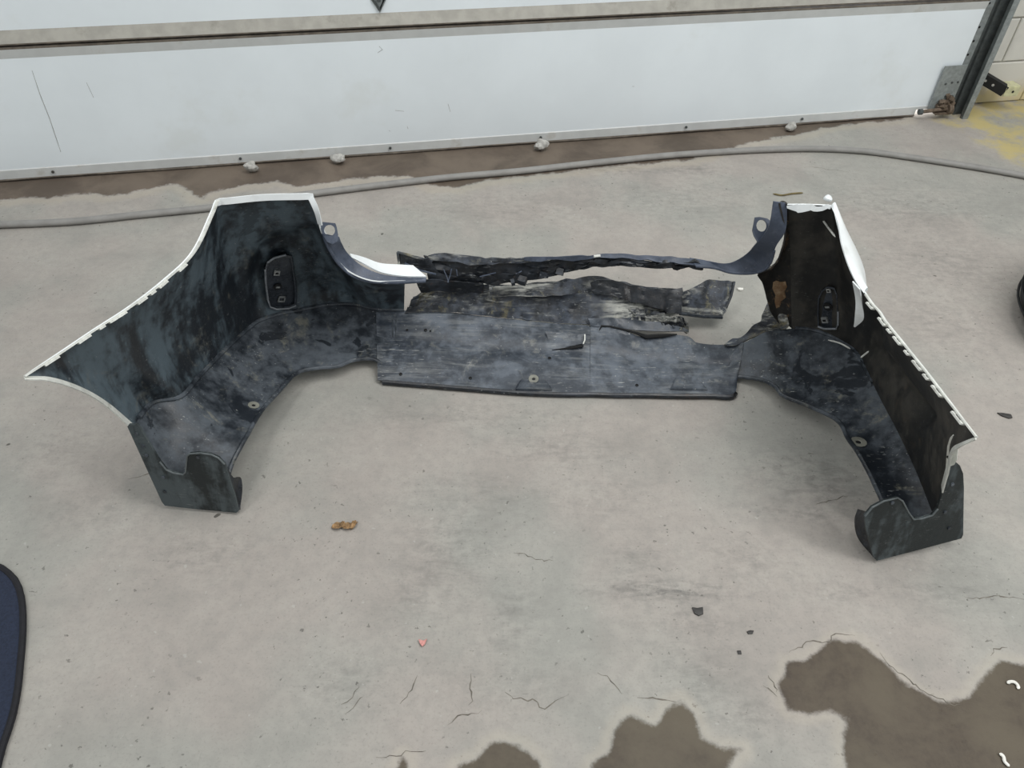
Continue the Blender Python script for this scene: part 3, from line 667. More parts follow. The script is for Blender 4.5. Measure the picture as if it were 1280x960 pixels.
# ---- left tailgate-opening lip: grey flange, white step behind it
inn = [(404, 292, .478), (410, 308, .44), (424, 330, .375), (442, 345, .335), (466, 352, .318), (500, 353, .31), (532, 351, .305)]
otr = [(424, 296, .455), (427, 304, .437), (436, 318, .38), (452, 332, .345), (475, 342, .325), (502, 346, .315), (533, 347, .308)]
A_ = catmull(pts(inn), 50); B_ = catmull(pts(otr), 50)
# the far edge of the flange lies behind and a touch lower than the near edge
G = np.array([A_ * (1 - s) + B_ * s for s in np.linspace(0, 1, 7)]).transpose(1, 0, 2)
sh('opening_lip', G, 0.004, [M_lip, M_lip, M_lip], out_from=(0, 1.2, 1.2))
mb = MB(); mb.tube(A_ - BO, 0.005, 8); mb.build('lip_bead', M_lip, bum)
st0 = [(440, 323, .355), (455, 331, .345), (475, 341, .325), (502, 346, .315), (533, 347, .308)]
st1 = [(437, 318, .36), (455, 323, .345), (475, 330, .33), (500, 332, .32), (516, 333, .312)]
A2, B2 = catmull(pts(st0), 30), catmull(pts(st1), 30)
G = np.array([A2 * (1 - s) + B2 * s for s in np.linspace(0, 1, 5)]).transpose(1, 0, 2); sh('painted_step', G, 0.004, [M_white] * 3, out_from=(0, 1.2, -1))
wl0 = [(386, 250, .575), (393, 266, .54), (397, 280, .505)]; wl1 = [(391, 243, .585), (398, 262, .55), (402, 282, .505)]
A2, B2 = catmull(pts(wl0), 14), catmull(pts(wl1), 14)
G = np.array([A2 * (1 - s) + B2 * s for s in np.linspace(0, 1, 4)]).transpose(1, 0, 2); sh('painted_edge', G, 0.004, [M_white] * 3, out_from=(0, 1.2, -1))
def ring_tab(name, outer, hole, mats, hole_n=14):
    """flat tab with a round hole: outer polygon (px,py,z), hole centre + radii in px, in the plane of the outer points"""
    P_ = pts(outer); c = P_.mean(0); n = np.linalg.svd(P_ - c)[2][2]
    if n @ (CAM - c) < 0: n = -n
    def onp(x, y):
        d_ = ray(x, y); return CAM + d_ * (((c - CAM) @ n) / (d_ @ n))
    hx, hy, rx, ry = hole; m = hole_n; H_ = [onp(hx + rx * math.cos(2 * math.pi * k / m), hy + ry * math.sin(2 * math.pi * k / m)) for k in range(m)]
    # outer ring sampled by ray casting from hole centre over the polygon in px
    poly = np.array([(o_[0], o_[1]) for o_ in outer], float); O_ = []
    for k in range(m):
        dx, dy = math.cos(2 * math.pi * k / m), math.sin(2 * math.pi * k / m); best = 1e9
        for i in range(len(poly)):
            a, b = poly[i], poly[(i + 1) % len(poly)]; e_ = b - a; den = dx * e_[1] - dy * e_[0]
            if abs(den) < 1e-9: continue
            tt = ((a[0] - hx) * e_[1] - (a[1] - hy) * e_[0]) / den; ss = ((a[0] - hx) * dy - (a[1] - hy) * dx) / den
            if tt > 0 and -1e-6 <= ss <= 1 + 1e-6: best = min(best, tt)
        O_.append(onp(hx + dx * best, hy + dy * best))
    V = np.vstack([H_, O_]) - BO; V2 = V - n * 0.004; V = np.vstack([V, V2]); F_ = []
    for k in range(m):
        k2 = (k + 1) % m; F_ += [(k, m + k, m + k2, k2), (2 * m + k, 2 * m + k2, 3 * m + k2, 3 * m + k), (k, k2, 2 * m + k2, 2 * m + k), (m + k, 3 * m + k, 3 * m + k2, m + k2)]
    return mesh_obj(name, V, F_, mats, bum, None, False)
ring_tab('screw_tab', [(398, 277, .50), (420, 279, .50), (424, 300, .455), (412, 308, .45), (403, 292, .485)], (412, 288, 7, 7), M_lip)

# ---- light housings moulded on the inside
def housing(G, outline, height, feats, mats, edge):
    cx, cy = np.mean([p[0] for p in outline]), np.mean([p[1] for p in outline])
    C_, n = on_grid(G, cx, cy)
    def pl(x, y, h):
        d_ = ray(x, y); o_ = C_ + n * h; return CAM + d_ * (((o_ - CAM) @ n) / (d_ @ n))
    m = len(outline); h = empty('lamp_housing', tuple(C_ - BO)); h.parent = bum
    o2 = [(cx + (x - cx) * .90, cy + (y - cy) * .93) for x, y in outline]; o3 = [(cx + (x - cx) * .80, cy + (y - cy) * .86) for x, y in outline]
    r0 = [pl(x, y, -0.012) for x, y in outline]; r1 = [pl(x, y, height) for x, y in o2]; r2 = [pl(x, y, height) for x, y in o3]; r3 = [pl(x, y, height - 0.010) for x, y in o3]
    V = np.vstack([r0, r1, r2, r3]) - C_; F_ = []
    for k in range(m):
        k2 = (k + 1) % m
        for l in range(3): F_.append((l * m + k, l * m + k2, (l + 1) * m + k2, (l + 1) * m + k))
    F_.append(tuple(3 * m + k for k in range(m)))
    mesh_obj('housing_box', V, F_, mats[0], h, [0] * len(F_), True, 30)
    mb = MB(); mb.tube(np.array([r1[k] for k in edge]) - C_, 0.003, 8); mb.build('housing_rim_glint', M_rim, h)  # added bright line, a highlight on some edges only
    for kind, x, y, s in feats:
        c = pl(x, y, height - 0.006) - C_; a = pl(x + 10, y, height) - pl(x, y, height); a /= np.linalg.norm(a); b_ = np.cross(n, a)
        Rm = np.stack([a, b_, n], 1); mb = MB(); s = s * 0.0021
        if kind == 'clip': mb.box(c, (s, s, 0.006), 0, Rm); mb.box(c + n * 0.0035, (s * .5, s * .3, 0.002), 1, Rm)
        if kind == 'frame':
            for sgn in (-1, 1): mb.box(c + a * sgn * s * .42, (s * .16, s, 0.005), 0, Rm); mb.box(c + b_ * sgn * s * .42, (s, s * .16, 0.005), 0, Rm)
        if kind == 'slot': mb.tube([c, c + n * 0.003], s * .7, 12, 1); mb.box(c + n * 0.004, (s * .7, s * .3, 0.003), 0, Rm)
        mb.build({'clip': 'metal_clip', 'frame': 'clip_frame', 'slot': 'round_slot'}[kind], [mats[1], M_dark], h, False)
    return h
housing(GL, [(329, 335), (333, 326), (342, 320), (358, 316), (366, 318), (368, 330), (371, 350), (373, 370), (372, 384), (362, 388), (345, 389), (336, 386), (333, 376), (330, 355)], 0.026,
        [('clip', 346, 341, 8), ('slot', 347, 358, 8), ('frame', 352, 374, 10)], [M_house, M_clip], [8, 9, 10, 11, 12, 13, 0, 1, 2, 3])

# ---- right side
tpR = [(1221, 547, .49), (1190, 507, .495), (1160, 468, .50), (1128, 428, .505), (1102, 396, .51), (1082, 368, .52), (1060, 333, .535), (1051, 300, .555), (1043, 268, .58), (1040, 258, .585), (1034, 257, .585), (1005, 256, .58), (984, 256, .57)]
crR = [(1168, 647, .085), (1158, 622, .095), (1143, 585, .11), (1122, 540, .12), (1102, 502, .125), (1085, 468, .13), (1070, 440, .13), (1052, 428, .125), (1034, 419, .12), (1030, 418, .12), (1026, 416, .12), (1008, 412, .115), (990, 411, .11)]
archR = [(1221, 547, .49), (1205, 553, .46), (1192, 560, .41), (1184, 585, .29), (1168, 647, .085)]
Rr = [catmull(pts(archR), 30)]
for a, c in list(zip(tpR, crR))[1:]:
    Rr.append(catmull(np.array([at(*a), at(*c)]), 30))
GR = rows_catmull(Rr, 110)
N = grid_normals(GR); N = N if ((GR - np.array([0, 1.35, .4])) * N).sum() > 0 else -N
GR = GR + N * (0.03 * np.clip((np.linspace(0, 1, 110) - 0.03) / .2, 0, 1)[:, None] * np.sin(math.pi * np.linspace(0, 1, 30))[None])[..., None]
Q = proj(GR.reshape(-1, 3)).reshape(110, 30, 2)
# creased dent on the arm (dark fold running down to a point) and hole beside the opening
fold = np.exp(-(line_d(Q[..., 0], Q[..., 1], np.array([(1088, 400, 0), (1092, 440, 0), (1120, 475, 0), (1157, 522, 0)])) / 9.0) ** 2)
GR = GR + N * (0.026 * fold)[..., None]
Q = proj(GR.reshape(-1, 3)).reshape(110, 30, 2)
sidR = sh('side_panel', GR, 0.0035, [M_in_r, M_white, M_white])
# inner cheek of the corner, torn from the opening lip along a slit
ck0 = [(975, 254, .572), (983, 288, .50), (981, 305, .455), (973, 327, .39), (964, 337, .35), (946, 343, .325), (954, 354, .285), (958, 370, .22), (963, 389, .16), (975, 405, .125)]
ckA = resample(pts(ck0), 30); ckB = resample(GR[-1], 30)
G = np.array([ckA * (1 - q) + ckB * q for q in np.linspace(0, 1, 8)]).transpose(1, 0, 2)
G = G + np.array([-0.0, 0.012, 0.0]) * np.sin(math.pi * np.linspace(0, 1, 8))[None, :, None]
M_rusty = plastic('mud_caked_plastic', (34, 33, 32), (70, 66, 58), (150, 118, 84), 0.7, 0.9, 0.5, 0.4, 9.0, 7.7)
sh('inner_cheek', G, 0.004, [M_rusty] * 3)
GCK = G
sidR['label'] = 'dark buckled side panel with cracked corner, right'
cR2 = [(1168, 647, .085), (1158, 622, .095), (1143, 585, .11), (1122, 540, .12), (1102, 502, .125), (1070, 440, .13), (1030, 418, .12), (1008, 412, .115), (985, 411, .11), (960, 414, .10), (930, 428, .07)]
flR = [(1108, 637, .085), (1100, 620, .09), (1086, 590, .095), (1072, 565, .10), (1060, 548, .09), (1046, 525, .08), (1012, 508, .06), (978, 494, .05), (970, 484, .045), (955, 476, .035), (926, 471, .02)]
cR2.append((912, 431, .046)); flR.append((910, 472, .018))
Rr = [catmull(np.array([at(*a), at(*c)]), 24) for a, c in zip(cR2, flR)]
GV = rows_catmull(Rr, 80); N = grid_normals(GV); N = N if N[..., 2].mean() < 0 else -N
GV = GV + N * (0.012 * np.sin(math.pi * np.linspace(0, 1, 24))[None] * np.clip((1 - np.linspace(0, 1, 80)) / .25, 0, 1)[:, None])[..., None]; GV = snap_to(GV, GR[:, -1]); GV[..., 2] = np.maximum(GV[..., 2], 0.012)
sh('lower_panel', GV, 0.004, [M_low, M_low, M_low], out_from=(0, 1.4, 0.8))
mb = MB(); mb.tube(GV[:, -1] - BO, 0.006, 8); mb.build('rolled_edge', M_low, bum)
P = np.array([GR[i, -1] for i in range(56, 109)]) + [0, 0, 0.004]; mb = MB(); mb.tube(P - BO, 0.006, 8); mb.build('crease_bead', M_low, bum)
# torn corner fringe between the opening and the underside
A2 = catmull(pts([(958, 345, .17), (957, 362, .17), (960, 380, .16), (950, 400, .12), (935, 415, .09), (915, 425, .06), (905, 431, .05)]), 40)
B2 = catmull(pts([(968, 340, .20), (975, 368, .18), (984, 395, .15), (985, 410, .12), (965, 413, .10), (940, 422, .08), (920, 432, .06)]), 40)
A2[1:-1] += np.stack([smooth_noise(38, 0.004, 3) for _ in range(3)], 1); G = np.array([A2 * (1 - s) + B2 * s for s in np.linspace(0, 1, 6)]).transpose(1, 0, 2)
sh('torn_corner', G, 0.004, [M_torn] * 3)
G = np.array([catmull(pts([(985, 412, .113), (1000, 411, .117), (1015, 414, .12)]), 14) + [0, 0, 0.0]] )
# white buckled outer skin of the corner
A2 = catmull(pts([(1040, 258, .585), (1047, 282, .57), (1051, 305, .555), (1060, 333, .535), (1070, 354, .525), (1080, 367, .52)]), 40)
B2 = catmull(pts([(1042, 259, .58), (1058, 293, .52), (1070, 314, .49), (1078, 334, .48), (1081, 350, .485), (1082, 364, .505)]), 40)
G = np.array([A2 * (1 - s) + B2 * s + np.array([0, 0, 0.012]) * math.sin(math.pi * s) for s in np.linspace(0, 1, 8)]).transpose(1, 0, 2)
sh('buckled_skin', G, 0.003, [M_white] * 3, out_from=(0.9, 1.5, 0.0))
A2 = catmull(pts([(1070, 356, .522), (1074, 380, .47), (1073, 400, .43), (1072, 412, .40)]), 24)
B2 = catmull(pts([(1079, 366, .52), (1082, 384, .47), (1084, 402, .43), (1074, 412, .40)]), 24)
G = np.array([A2 * (1 - s) + B2 * s for s in np.linspace(0, 1, 5)]).transpose(1, 0, 2) + np.array([-0.02, -0.015, 0.02]); sh('torn_sliver', G, 0.003, [M_white] * 3)
# edges and tabs, right
topR = GR[:, 0]; ptR = proj(topR)
j0 = int(np.argmin(((ptR - [1082, 368]) ** 2).sum(1))); j1 = int(np.argmin(((ptR - [1040, 258]) ** 2).sum(1))); j2 = int(np.argmin(((ptR - [968, 252]) ** 2).sum(1)))
inwR = np.array([-0.75, 0.1, 0.35])
strip('edge_flange', resample(topR[:j0 + 1], 60), inwR, 0.007, 0.003, M_whiteflange)
c = resample(topR[j1:j2 + 1], 24); c[:, 2] += smooth_noise(24, 0.003, 3)
strip('edge_flange', c + [0, 0, 0.002], (0.0, -0.3, -1.0), np.interp(np.linspace(0, 1, 24), [0, .3, .75, 1], [.010, .012, .022, .006]), 0.003, M_white)
for px, py, ln in [(1091, 382, .022), (1106, 402, .026), (1116, 415, .014), (1126, 427, .026), (1150, 457, .030), (1163, 473, .016), (1176, 491, .032), (1200, 522, .034), (1138, 442, .014)]:
    i = int(np.argmin(((ptR - [px, py]) ** 2).sum(1))); i = min(max(i, 1), len(topR) - 2)
    clip_tab(topR[i] + np.array([-0.008, 0.0, -0.001]), topR[i + 1] - topR[i - 1], inwR, ln, 0.015)
ar = GR[0]; ia = 20
strip('arch_lip', resample(ar[:21], 30), np.array([-0.3, -0.9, 0.1]), np.interp(np.linspace(0, 1, 30), [0, .3, .55, .7, 1], [0.006, 0.012, 0.020, 0.024, 0.022]), 0.003, M_whiteflange)
def plate(name, outline, mats, thick=0.003, parent=None, plane=None):
    """flat cut sheet: outline in px, plane through three (px,py,z) points"""
    a, b_, c_ = [at(*q) for q in plane]; n = np.cross(b_ - a, c_ - a); n /= np.linalg.norm(n)
    if n @ (CAM - a) < 0: n = -n
    P_ = []
    for x, y in outline:
        d_ = ray(x, y); P_.append(CAM + d_ * (((a - CAM) @ n) / (d_ @ n)))
    P_ = np.array(P_); m = len(P_); V = np.vstack([P_, P_ - n * thick]) - BO
    F_ = [tuple(range(m)), tuple(range(2 * m - 1, m - 1, -1))] + [(i, (i + 1) % m, m + (i + 1) % m, m + i) for i in range(m)]
    o = mesh_obj(name, V, F_, mats, bum, None, False)
    return o, P_, n
plate('arch_plate', [(1187, 548), (1191, 544), (1196, 545), (1200, 551), (1197, 562), (1196, 575), (1193, 581), (1182, 585), (1183, 572), (1184, 558)], M_whiteflange, plane=[(1190, 545, .43), (1198, 552, .42), (1184, 584, .30)])
mb = MB(); mb.box(at(1187.5, 571, .345) - BO, (.012, .004, .006)); mb.build('plate_slot', M_dark, bum, False)
housing(GR, [(1021, 372), (1026, 362), (1034, 356), (1044, 358), (1048, 368), (1049, 390), (1049, 408), (1046, 413), (1030, 413), (1021, 410), (1020, 392)], 0.012,
        [('clip', 1036, 363, 6), ('slot', 1035, 383, 9), ('clip', 1031, 400, 9)], [M_house, M_clip], [5, 6, 7, 8, 9])
M_mudp = plastic('dried_mud', (128, 98, 70), (168, 146, 116), (92, 76, 60), 0.8, 0.7, 0.8, 0.2, 20.0, 3.3)
pl_ = [on_grid(GCK, x, y) for x, y in ((966, 352), (970, 350), (976, 352), (982, 351), (984, 358), (981, 364), (983, 371), (977, 376), (975, 383), (970, 385), (968, 377), (969, 368), (965, 360))]
cn = np.mean([q[0] for q in pl_], 0); nn = np.mean([q[1] for q in pl_], 0)
V = [q[0] + q[1] * 0.002 for q in pl_] + [cn + (q[0] - cn) * 0.75 + q[1] * 0.005 for q in pl_]; k_ = len(pl_)
mesh_obj('mud_patch', np.array(V) - BO, [(i, (i + 1) % k_, k_ + (i + 1) % k_, k_ + i) for i in range(k_)] + [tuple(range(k_, 2 * k_))], M_mudp, bum)
# loose white splinters on the right corner
for L in ([(1025, 270, .53), (1034, 283, .525), (1044, 296, .545)], [(1035, 425, .13), (1050, 429, .135), (1063, 436, .14)], [(1076, 447, .22), (1081, 443, .23), (1086, 439, .24)]):
    mb = MB(); mb.tube(catmull(pts(L), 10) - BO, [0.001] + [0.0026] * 8 + [0.001], 6); mb.build('splinter', M_whiteflange, bum)
c = at(1034, 251, .59) - BO; s = stone('paint_flake', c, 0.010, 0.012, 0.007, M_white, 5); s.parent = bum

# ---- right opening lip and the torn top strip running left from it
inn = [(984, 254, .57), (982, 288, .50), (970, 308, .445), (961, 332, .37), (944, 341, .328), (915, 341, .31), (893, 335, .305), (870, 333, .30)]
otr = [(967, 252, .575), (960, 285, .50), (944, 306, .44), (930, 320, .37), (912, 329, .33), (893, 328, .315), (880, 325, .305), (862, 322, .30)]
A_ = catmull(pts(inn), 60); B_ = catmull(pts(otr), 60)
G = np.array([A_ * (1 - s) + B_ * s for s in np.linspace(0, 1, 7)]).transpose(1, 0, 2); sh('opening_lip', G, 0.004, [M_lip] * 3, out_from=(0, 1.2, 1.2))
mb = MB(); mb.tube(A_[20:] - BO, 0.004, 8); mb.build('lip_bead', M_lip, bum)
ring_tab('screw_tab', [(944, 270, .50), (964, 274, .50), (960, 300, .455), (947, 303, .45), (940, 290, .475)], (952, 282, 6.5, 7.5), M_lip)

def ribbon(name, topl, botl, n, rows, thick, mats, jt=0.003, jb=0.005, crump=0.003, out_from=(0, 1.3, .6), step=3):
    A = resample(catmull(pts(topl), 4 * len(topl)), n); B_ = resample(catmull(pts(botl), 4 * len(botl)), n)
    nz = lambda amp: np.stack([smooth_noise(n, amp * .6, step), smooth_noise(n, amp * .4, step), smooth_noise(n, amp, step)], 1)
    A = A + nz(jt); B_ = B_ + nz(jb)
    G = np.array([A * (1 - s) + B_ * s for s in np.linspace(0, 1, rows)])
    for r in range(1, rows - 1): G[r] += nz(crump) * [0.3, 1, 1]
    G[..., 2] = np.maximum(G[..., 2], 0.006)
    return sh(name, G.transpose(1, 0, 2), thick, mats, out_from=out_from, angle=25), G
# top strip: blue-grey upper lip, black crumpled face under it
ribbon('top_strip_lip', [(870, 324, .303), (830, 320, .30), (790, 318, .295), (760, 317, .29), (720, 320, .285), (680, 321, .28), (655, 322, .278)],
       [(872, 331, .30), (830, 327, .29), (790, 324, .285), (760, 323, .28), (720, 325, .272), (680, 326, .268), (655, 326, .27)], 60, 4, 0.004, [M_lip] * 3, .0015, .003, .001)
ribbon('torn_strip_edge', [(690, 321, .276), (640, 322, .272), (600, 321, .27), (570, 317, .275), (548, 316, .275), (535, 319, .27)], [(690, 325, .266), (640, 329, .256), (600, 330, .252), (570, 328, .254), (548, 326, .256), (535, 328, .25)], 60, 4, 0.004, [M_torn] * 3, .002, .003, .002)
ribbon('top_strip_face', [(880, 332, .295), (830, 327, .287), (790, 323, .283), (760, 322, .278), (720, 324, .27), (680, 326, .264), (640, 327, .26), (600, 327, .256), (570, 325, .256), (540, 322, .26), (530, 320, .262)],
       [(880, 334, .285), (830, 336, .265), (790, 334, .26), (760, 332, .255), (720, 338, .23), (680, 347, .20), (655, 352, .185), (620, 355, .18), (590, 355, .18), (560, 354, .185), (536, 349, .195)], 90, 9, 0.004, [M_strip] * 3, .002, .003, .007)
# left end of the strip: pointed bracket piece
ribbon('strip_end_bracket', [(535, 321, .27), (530, 324, .27), (515, 320, .275), (497, 315, .28)], [(548, 340, .22), (530, 338, .225), (515, 334, .235), (498, 331, .24)], 14, 4, 0.005, [M_strip] * 3, .0005, .0005, .001)
mb = MB(); mb.tube(pts([(497, 315, .282), (515, 320, .277), (530, 324, .272)]) - BO, 0.004, 6); mb.tube(pts([(497, 315, .282), (499, 332, .24)]) - BO, 0.004, 6); mb.build('bracket_rim', M_torn, bum)
mb = MB(); mb.tube(pts([(506, 329, .25), (525, 338, .24), (545, 343, .235)]) - BO, 0.003, 6); mb.build('bracket_rib', M_lip, bum)
for L in ([(555, 336, .235), (559, 345, .215), (561, 352, .20)], [(571, 336, .235), (572, 344, .215)], [(560, 352, .20), (563, 344, .215), (565, 335, .235)], [(600, 345, .215), (620, 340, .22)], [(645, 342, .22), (652, 338, .225)]):
    mb = MB(); mb.tube(pts(L) - BO + [0, -0.012, 0.006], 0.0018, 6); mb.build('torn_fibre', M_lip, bum)
mb = MB()
for px, py in ((648, 341), (653, 347), (680, 340), (641, 349), (700, 336)):
    mb.box(at(px, py, .225) - BO + np.array([0, -0.015, 0]), rng.uniform(0.010, 0.024, 3), 0, np.linalg.qr(rng.normal(size=(3, 3)))[0])
tag(mb.build('torn_crumbs', M_strip, bum), kind='stuff')
mb = MB(); mb.tube(pts([(742, 321, .29), (750, 320, .29)]) - BO + [0, -0.004, 0.004], 0.004, 6); mb.build('paint_flake', M_whiteflange, bum)

# ---- middle torn fascia and the valance
ribbon('torn_fascia', [(516, 372, .13), (535, 360, .15), (560, 352, .165), (600, 353, .16), (640, 356, .155), (690, 351, .165), (740, 346, .17), (770, 350, .165), (800, 358, .15), (830, 361, .14), (853, 362, .135)],
       [(506, 391, .085), (540, 390, .085), (570, 391, .083), (600, 394, .08), (640, 398, .075), (690, 403, .068), (740, 406, .063), (770, 407, .06), (800, 405, .06), (830, 398, .065), (852, 389, .075)], 110, 12, 0.004, [M_torn] * 3, .003, .002, .0035)
ribbon('torn_sheet', [(610, 356, .185), (640, 358, .18), (670, 354, .18), (700, 352, .18), (730, 356, .175)], [(612, 368, .155), (640, 369, .15), (668, 371, .148), (700, 370, .148), (728, 366, .155)], 34, 5, 0.004, [M_torn] * 3, .003, .003, .003)
ribbon('torn_sheet', [(738, 352, .175), (760, 350, .178), (800, 359, .16), (830, 362, .15), (853, 361, .145)], [(742, 366, .145), (770, 372, .135), (800, 380, .12), (830, 388, .105), (852, 392, .10)], 40, 6, 0.004, [M_strip, M_torn, M_torn], .002, .004, .002)
ribbon('torn_sheet', [(520, 352, .20), (545, 350, .20), (575, 353, .195), (605, 354, .19)], [(527, 364, .16), (550, 364, .155), (578, 366, .15), (607, 368, .148)], 26, 4, 0.004, [M_strip] * 3, .002, .004, .003)
ribbon('shredded_edge', [(786, 384, .10), (810, 386, .10), (832, 393, .092), (850, 396, .09), (858, 405, .075)], [(786, 404, .068), (805, 408, .062), (825, 411, .058), (845, 413, .055), (862, 414, .05)], 40, 7, 0.004, [M_torn] * 3, .004, .004, .008, step=2)
# torn flap that sticks out to the right, folded over
ribbon('torn_flap', [(850, 368, .115), (864, 361, .12), (880, 352, .13), (886, 350, .13), (904, 351, .12), (918, 352, .11)], [(850, 391, .055), (865, 394, .05), (880, 396, .045), (892, 397, .042), (902, 397, .04), (910, 384, .05)], 26, 8, 0.005, [M_torn, M_torn, M_low], .001, .001, .004)
mb = MB(); mb.tube(pts([(849, 392, .058), (880, 396, .05), (903, 397, .045)]) - BO, 0.005, 6); mb.tube(pts([(918, 352, .112), (914, 370, .08), (908, 384, .055)]) - BO, 0.004, 6); mb.build('flap_rim', M_low, bum)

def valance(topl, botl, n, rows, dent=0.0):
    A = resample(catmull(pts(topl), 4 * len(topl)), n); B_ = resample(catmull(pts(botl), 4 * len(botl)), n)
    s = np.linspace(0, 1, rows); G = A[:, None] * (1 - s)[None, :, None] + B_[:, None] * s[None, :, None]
    return G
GVL = valance([(470, 387, .085), (500, 388, .08), (540, 389, .08), (570, 391, .078), (600, 395, .075), (640, 399, .07), (690, 404, .064), (740, 407, .06)],
              [(472, 475, .016), (510, 478, .016), (560, 482, .016), (610, 486, .016), (650, 489, .016), (700, 491, .016), (740, 491, .016)], 90, 40)
GVL[..., 2] += (0.004 * np.sin(np.linspace(0, 9, 90))[:, None] * np.sin(math.pi * np.linspace(0, 1, 40))[None])
s_ = np.linspace(0, 1, 40)
GVL[..., 2] -= 0.007 * np.exp(-((s_ - 0.42) / 0.10) ** 2)[None]       # long shallow groove
GVL[..., 2] = np.maximum(GVL[..., 2], 0.014)
Qv = proj(GVL.reshape(-1, 3)).reshape(90, 40, 2); cen = (Qv[:-1, :-1] + Qv[1:, 1:]) / 2
cut = px_sd(cen, [(465, 440), (470, 446), (473, 455), (473, 480), (460, 480), (455, 440)])
sh('valance', GVL, 0.004, [M_val] * 3, out_from=(0, 1.5, 0.9), drop=[(int(i), int(j)) for i, j in np.argwhere(cut < 0)])
GVR = valance([(738, 407, .062), (752, 407, .062), (780, 413, .058), (800, 421, .05), (806, 419, .05), (835, 418, .05), (862, 421, .05), (870, 428, .045), (905, 431, .042), (930, 428, .07)],
              [(738, 491, .016), (770, 492, .016), (800, 492, .016), (850, 493, .016), (890, 493, .016), (917, 493, .016), (922, 472, .022)], 70, 40)
GVR[..., 2] += (0.004 * np.sin(np.linspace(2, 9, 70))[:, None] * np.sin(math.pi * np.linspace(0, 1, 40))[None]); GVR[..., 2] -= 0.007 * np.exp(-((s_ - 0.42) / 0.10) ** 2)[None]
GVR[..., 2] = np.maximum(GVR[..., 2], 0.014)
sh('valance', GVR, 0.004, [M_val] * 3, out_from=(0, 1.5, 0.9))
mb = MB(); P = np.vstack([GVL[2:, -1], GVR[2:-8, -1]]); P[:, 2] = 0.009; mb.tube(P - BO, 0.0085, 8); mb.build('valance_lip', M_strip, bum)
# sheet under the split on the right, so that the slit shows dark
ribbon('torn_sheet', [(735, 398, .085), (770, 398, .082), (800, 401, .078), (830, 404, .072), (858, 410, .06)], [(738, 407, .066), (770, 410, .064), (800, 413, .060), (830, 414, .058), (862, 414, .052)], 40, 4, 0.004, [M_val, M_torn, M_torn], .001, .001, .002)
# lifted torn tongue
ribbon('torn_tongue', [(682, 414, .068), (700, 415, .07), (718, 417, .072), (732, 417, .075)], [(690, 437, .040), (705, 434, .046), (720, 431, .054), (731, 429, .060)], 22, 5, 0.003, [M_val, M_torn, M_white], .0006, .0006, .001)
# split line and edge of the right valance piece
ribbon('torn_tongue', [(747, 411, .062), (752, 407, .066), (770, 409, .064), (785, 413, .060)], [(746, 420, .052), (765, 421, .052), (780, 422, .050), (790, 423, .048)], 20, 4, 0.003, [M_val, M_torn, M_torn], .0005, .0008, .001)
mb = MB(); mb.tube(pts([(749, 413, .066), (752, 407.5, .068), (762, 408, .066), (780, 412, .063), (795, 416, .058), (808, 421, .055), (830, 419.5, .056), (846, 418, .056)]) - BO, [0.001, 0.003, 0.003, 0.003, 0.004, 0.007, 0.006, 0.002], 6); mb.build('split_line', M_dark, bum)
mb = MB(); mb.tube(pts([(690, 437.5, .043), (705, 436, .045), (718, 434, .05), (729, 432.5, .052)]) - BO, [0.001, .003, .005, .003], 6); mb.build('split_line', M_dark, bum)
mb = MB(); mb.tube(pts([(731, 418, .077), (731, 425, .068), (729, 430, .062)]) - BO, 0.0022, 6); mb.build('torn_edge', M_whiteflange, bum)
# fastener holes with pale rubbed rims, and raised pads on the valance
for G, px, py, r in [(GVL, 667, 474, .008), (GVL, 501, 468, .005), (GVL, 532, 413, .005), (GVL, 509, 413, .004), (GVL, 588, 473, .005), (GVR, 796, 482, .005), (GVL, 687, 448, .005), (GU, 317, 507, .008), (GV, 1073, 553, .011), (GVL, 538, 414, .003)]:
    C_, n = on_grid(G, px, py); mb = MB(); a = np.cross(n, [1, 0, 0]); a /= np.linalg.norm(a); b_ = np.cross(n, a); m = 12
    rr = [r * (1.9 if r > .006 else 1.0), r * .8, r * .6]
    V = [C_ - BO + n * (0.0025 if k < 2 else 0.0006) + q * (a * math.cos(2 * math.pi * j / m) + b_ * math.sin(2 * math.pi * j / m)) for k, q in enumerate(rr) for j in range(m)]
    F_ = [(k * m + j, k * m + (j + 1) % m, (k + 1) * m + (j + 1) % m, (k + 1) * m + j) for k in range(2) for j in range(m)]
    mb.add(V, F_, 0 if r > .006 else 1); mb.add(V[2 * m:], [tuple(range(m))], 1); mb.build('fastener_hole', [simple('rubbed_rim', (128, 128, 118), .6) if px in (317, 667, 1073) else M_low, M_dark], bum, False)
for px in (667, 860):
    G = GVL if px < 740 else GVR; mb = MB(); C_, n = on_grid(G, px, 481)
    V = [np.array(v) for v in ((-0.055, -0.02, 0), (0.055, -0.02, 0), (0.038, 0.03, 0), (-0.038, 0.03, 0), (-0.048, -0.017, .004), (0.048, -0.017, .004), (0.032, 0.024, .004), (-0.032, 0.024, .004))]
    mb.add([C_ - BO + v for v in V], [(0, 1, 5, 4), (1, 2, 6, 5), (2, 3, 7, 6), (3, 0, 4, 7), (4, 5, 6, 7)]); mb.build('raised_pad', M_val, bum, False)
for x in (491, 495):
    mb = MB(); L = [on_grid(GVL, x, y)[0] + [0, 0, .001] for y in (400, 410, 422)]; mb.tube(np.array(L) - BO, 0.0016, 6); mb.build('moulded_rib', M_low, bum)

